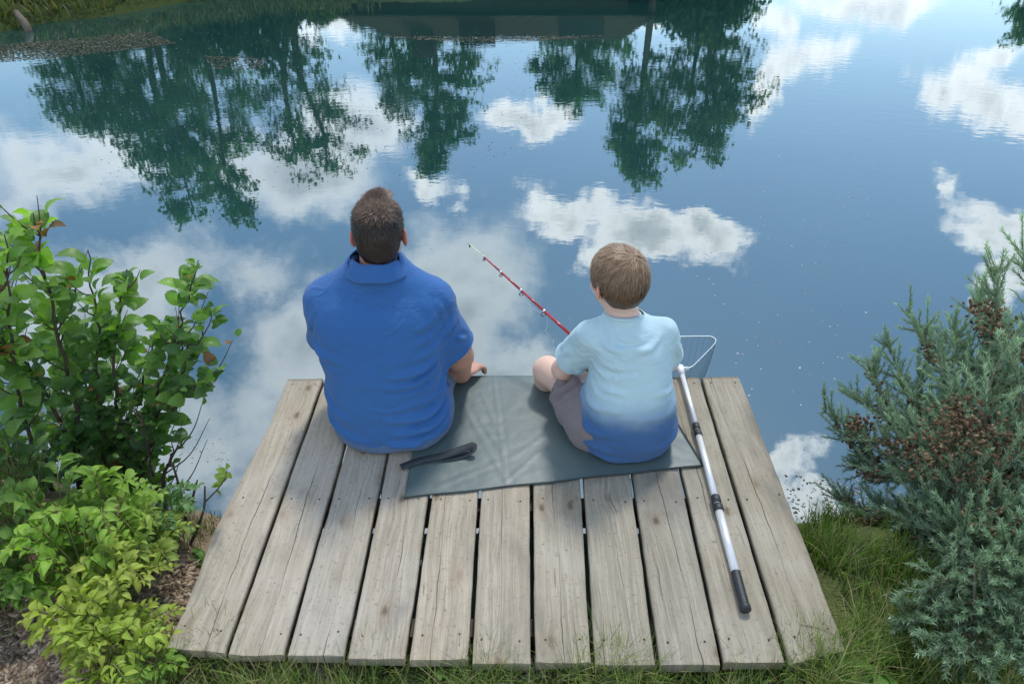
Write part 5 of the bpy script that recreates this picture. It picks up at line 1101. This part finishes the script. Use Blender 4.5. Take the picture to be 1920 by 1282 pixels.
def bush(px, py, Y, rx, label, seed, col=(.05, .10, .03), n=4500):
    r = np.random.default_rng(seed); t = RF(px, py, Y); z0 = gz(t[0], Y); h = max(t[2] - z0, .4); b = np.array((t[0], Y, z0)); root = empty('bank_bush', tuple(b), label=label, cat='bush', group='bushes on the far bank'); v = r.normal(size=(n, 3)); v /= np.linalg.norm(v, axis=1)[:, None]; lump = np.array([mnoise.noise(Vector(q * 2.4) + Vector((seed, 0, 0))) for q in v]); P_ = v * (r.uniform(.35, 1, n) ** .5 * (1 + .5 * lump))[:, None] * np.array((rx, rx * .7, h * .95)); P_[:, 2] = np.abs(P_[:, 2])
    X, Y_, Z = frames(r.normal(size=(n, 3)), r.normal(size=(n, 3))); V, F, C = instance([(-.35, 0, 0), (.35, 0, 0), (.25, 1, .1), (-.25, 1, .1)], [(0, 1, 2, 3)], P_ + b, X, Y_, Z, r.uniform(.6, 1.5, n) * .09, np.array(col) * r.uniform(.5, 1.6, (n, 1))); mk('foliage', V - b, F, M_far, root, False, (0, 0, 0), {'Col': C}); mb = MB()
    for k in range(5): e = P_[r.integers(0, n)] * .8; mb.tube([b + (0, 0, -.05), b + e * (.4, .4, .6), b + e], [.03, .018, .006], 5)
    mb.build('stem', bpy.data.materials['far_bark'], root)
bush(30, 55, 14.0, 1.2, 'dark low bush behind the bank at the upper left corner', 1); bush(150, 95, 14.5, 1.6, 'wide dark bush mirrored below the upper left bank', 2, (.035, .07, .025)); bush(300, 75, 15.5, 1.5, 'low bush mirrored under the tall twin trunks', 3, (.045, .09, .03)); bush(450, 130, 16, 1.6, 'dense bush mirrored at the foot of the tall trees', 4, (.03, .075, .03), 6000); bush(590, 40, 16.5, 1.1, 'light green bush mirrored left of the hut', 5, (.07, .13, .035)); bush(690, 48, 18.5, .9, 'bush mirrored against the left end of the hut roof', 6, (.06, .10, .03)); bush(1165, 40, 19.5, 1.1, 'bush mirrored against the right end of the hut', 7, (.05, .10, .03)); bush(1290, 70, 17.5, 1.5, 'low bush mirrored under the broad right tree', 8, (.04, .09, .03), 5500)
# hut whose roof is mirrored at the top centre
def hut():
    Y0 = 17.6; a = RF(745, 76, Y0); b_ = RF(1165, 68, Y0); zr = max(a[2], b_[2]); x0, x1 = a[0], b_[0]; ze = RF(900, 30, Y0 - 1.6)[2]; z0 = gz((x0 + x1) / 2, Y0); root = empty('garden_hut', ((x0 + x1) / 2, Y0, z0), label='low brown hut whose roof is mirrored at the top centre of the water', cat='hut'); O = np.array(root.location)
    ze = min(ze, zr - .6)
    rf = simple('shingle', (.040, .034, .020), .9, spec=.03, var=.5, scale=6, bs=.6, bd=.05); wl = simple('hut_boards', (.035, .027, .018), .85, spec=.03, var=.3, scale=9, bs=.4, bd=.02)
    mb = MB(); D = 1.25; ov = .35; V = [(x0 - 1.1, Y0 - D - ov, ze), (x1 + .5, Y0 - D - ov, ze), (x1 + .5, Y0 + D + ov, ze), (x0 - 1.1, Y0 + D + ov, ze), (x0, Y0, zr), (x1, Y0, zr)]
    mb.add(V, [(0, 1, 5, 4), (2, 3, 4, 5), (3, 0, 4), (1, 2, 5), (3, 2, 1, 0)]); r_ = mb.build('roof', rf, root, False); mb = MB(); mb.box(((x0 + x1) / 2 - 2.0, Y0 - .5, zr - .1), (.25, .25, .35)); c_ = mb.build('chimney', wl); c_.parent = r_; c_.location = tuple(-O)
    mb = MB(); mb.box(((x0 + x1) / 2 - .3, Y0, (z0 + ze) / 2 - .1), ((x1 - x0) / 2 + .2, D, (ze - z0) / 2 + .08)); mb.build('wall', wl, root, False)
    mb = MB(); mb.box(((x0 + x1) / 2 - .7, Y0 - D - .01, z0 + .5), (.4, .03, .5)); mb.build('door', simple('hut_door', (.03, .024, .02), .8, spec=.05), root, False)
    mb = MB(); mb.box(((x0 + x1) / 2 + 1.6, Y0 - D - .01, z0 + .6), (.5, .03, .22)); mb.build('window', simple('hut_glass', (.03, .032, .03), .6, spec=.05), root, False)
hut()
# bank top left: grass strip, branch, stones
grass('bank_grass', [P(-300, 85, WZ)[:2] + np.array((0, .1)), P(0, 60, WZ)[:2], P(190, 33, WZ)[:2], P(340, 4, WZ)[:2], (-2.5, 15.0), (-9, 15.0)], 420, .22, .018, [(.07, .11, .025), (.11, .14, .045), (.16, .145, .07)], 9, 'rough grass on the far bank at the upper left corner', cat='grass')
mb = MB(); q0, q1 = P(58, 6, WZ + .18), P(96, 30, WZ + .06); mb.tube([q0, q0 * .5 + q1 * .5 + (0, 0, .02), q1], [.035, .032, .028], 8); o = mb.build('fallen_branch', simple('pale_wood', (.45, .38, .27), .8), None, True, q1); props(o, 'pale straight branch lying on the far bank at the upper left', 'branch')
mb = MB(); q0, q1 = P(30, 24, WZ + .2), P(56, 62, WZ - .02); mb.tube([q0, q0 * .5 + q1 * .5 + (.02, 0, .01), q1], [.045, .055, .05], 9); o = mb.build('log', simple('brown_wood', (.12, .10, .075), .85, var=.4), None, True, q1); props(o, 'short brown log slanting from the upper left bank into the water', 'log')
print('objects', len(bpy.data.objects))
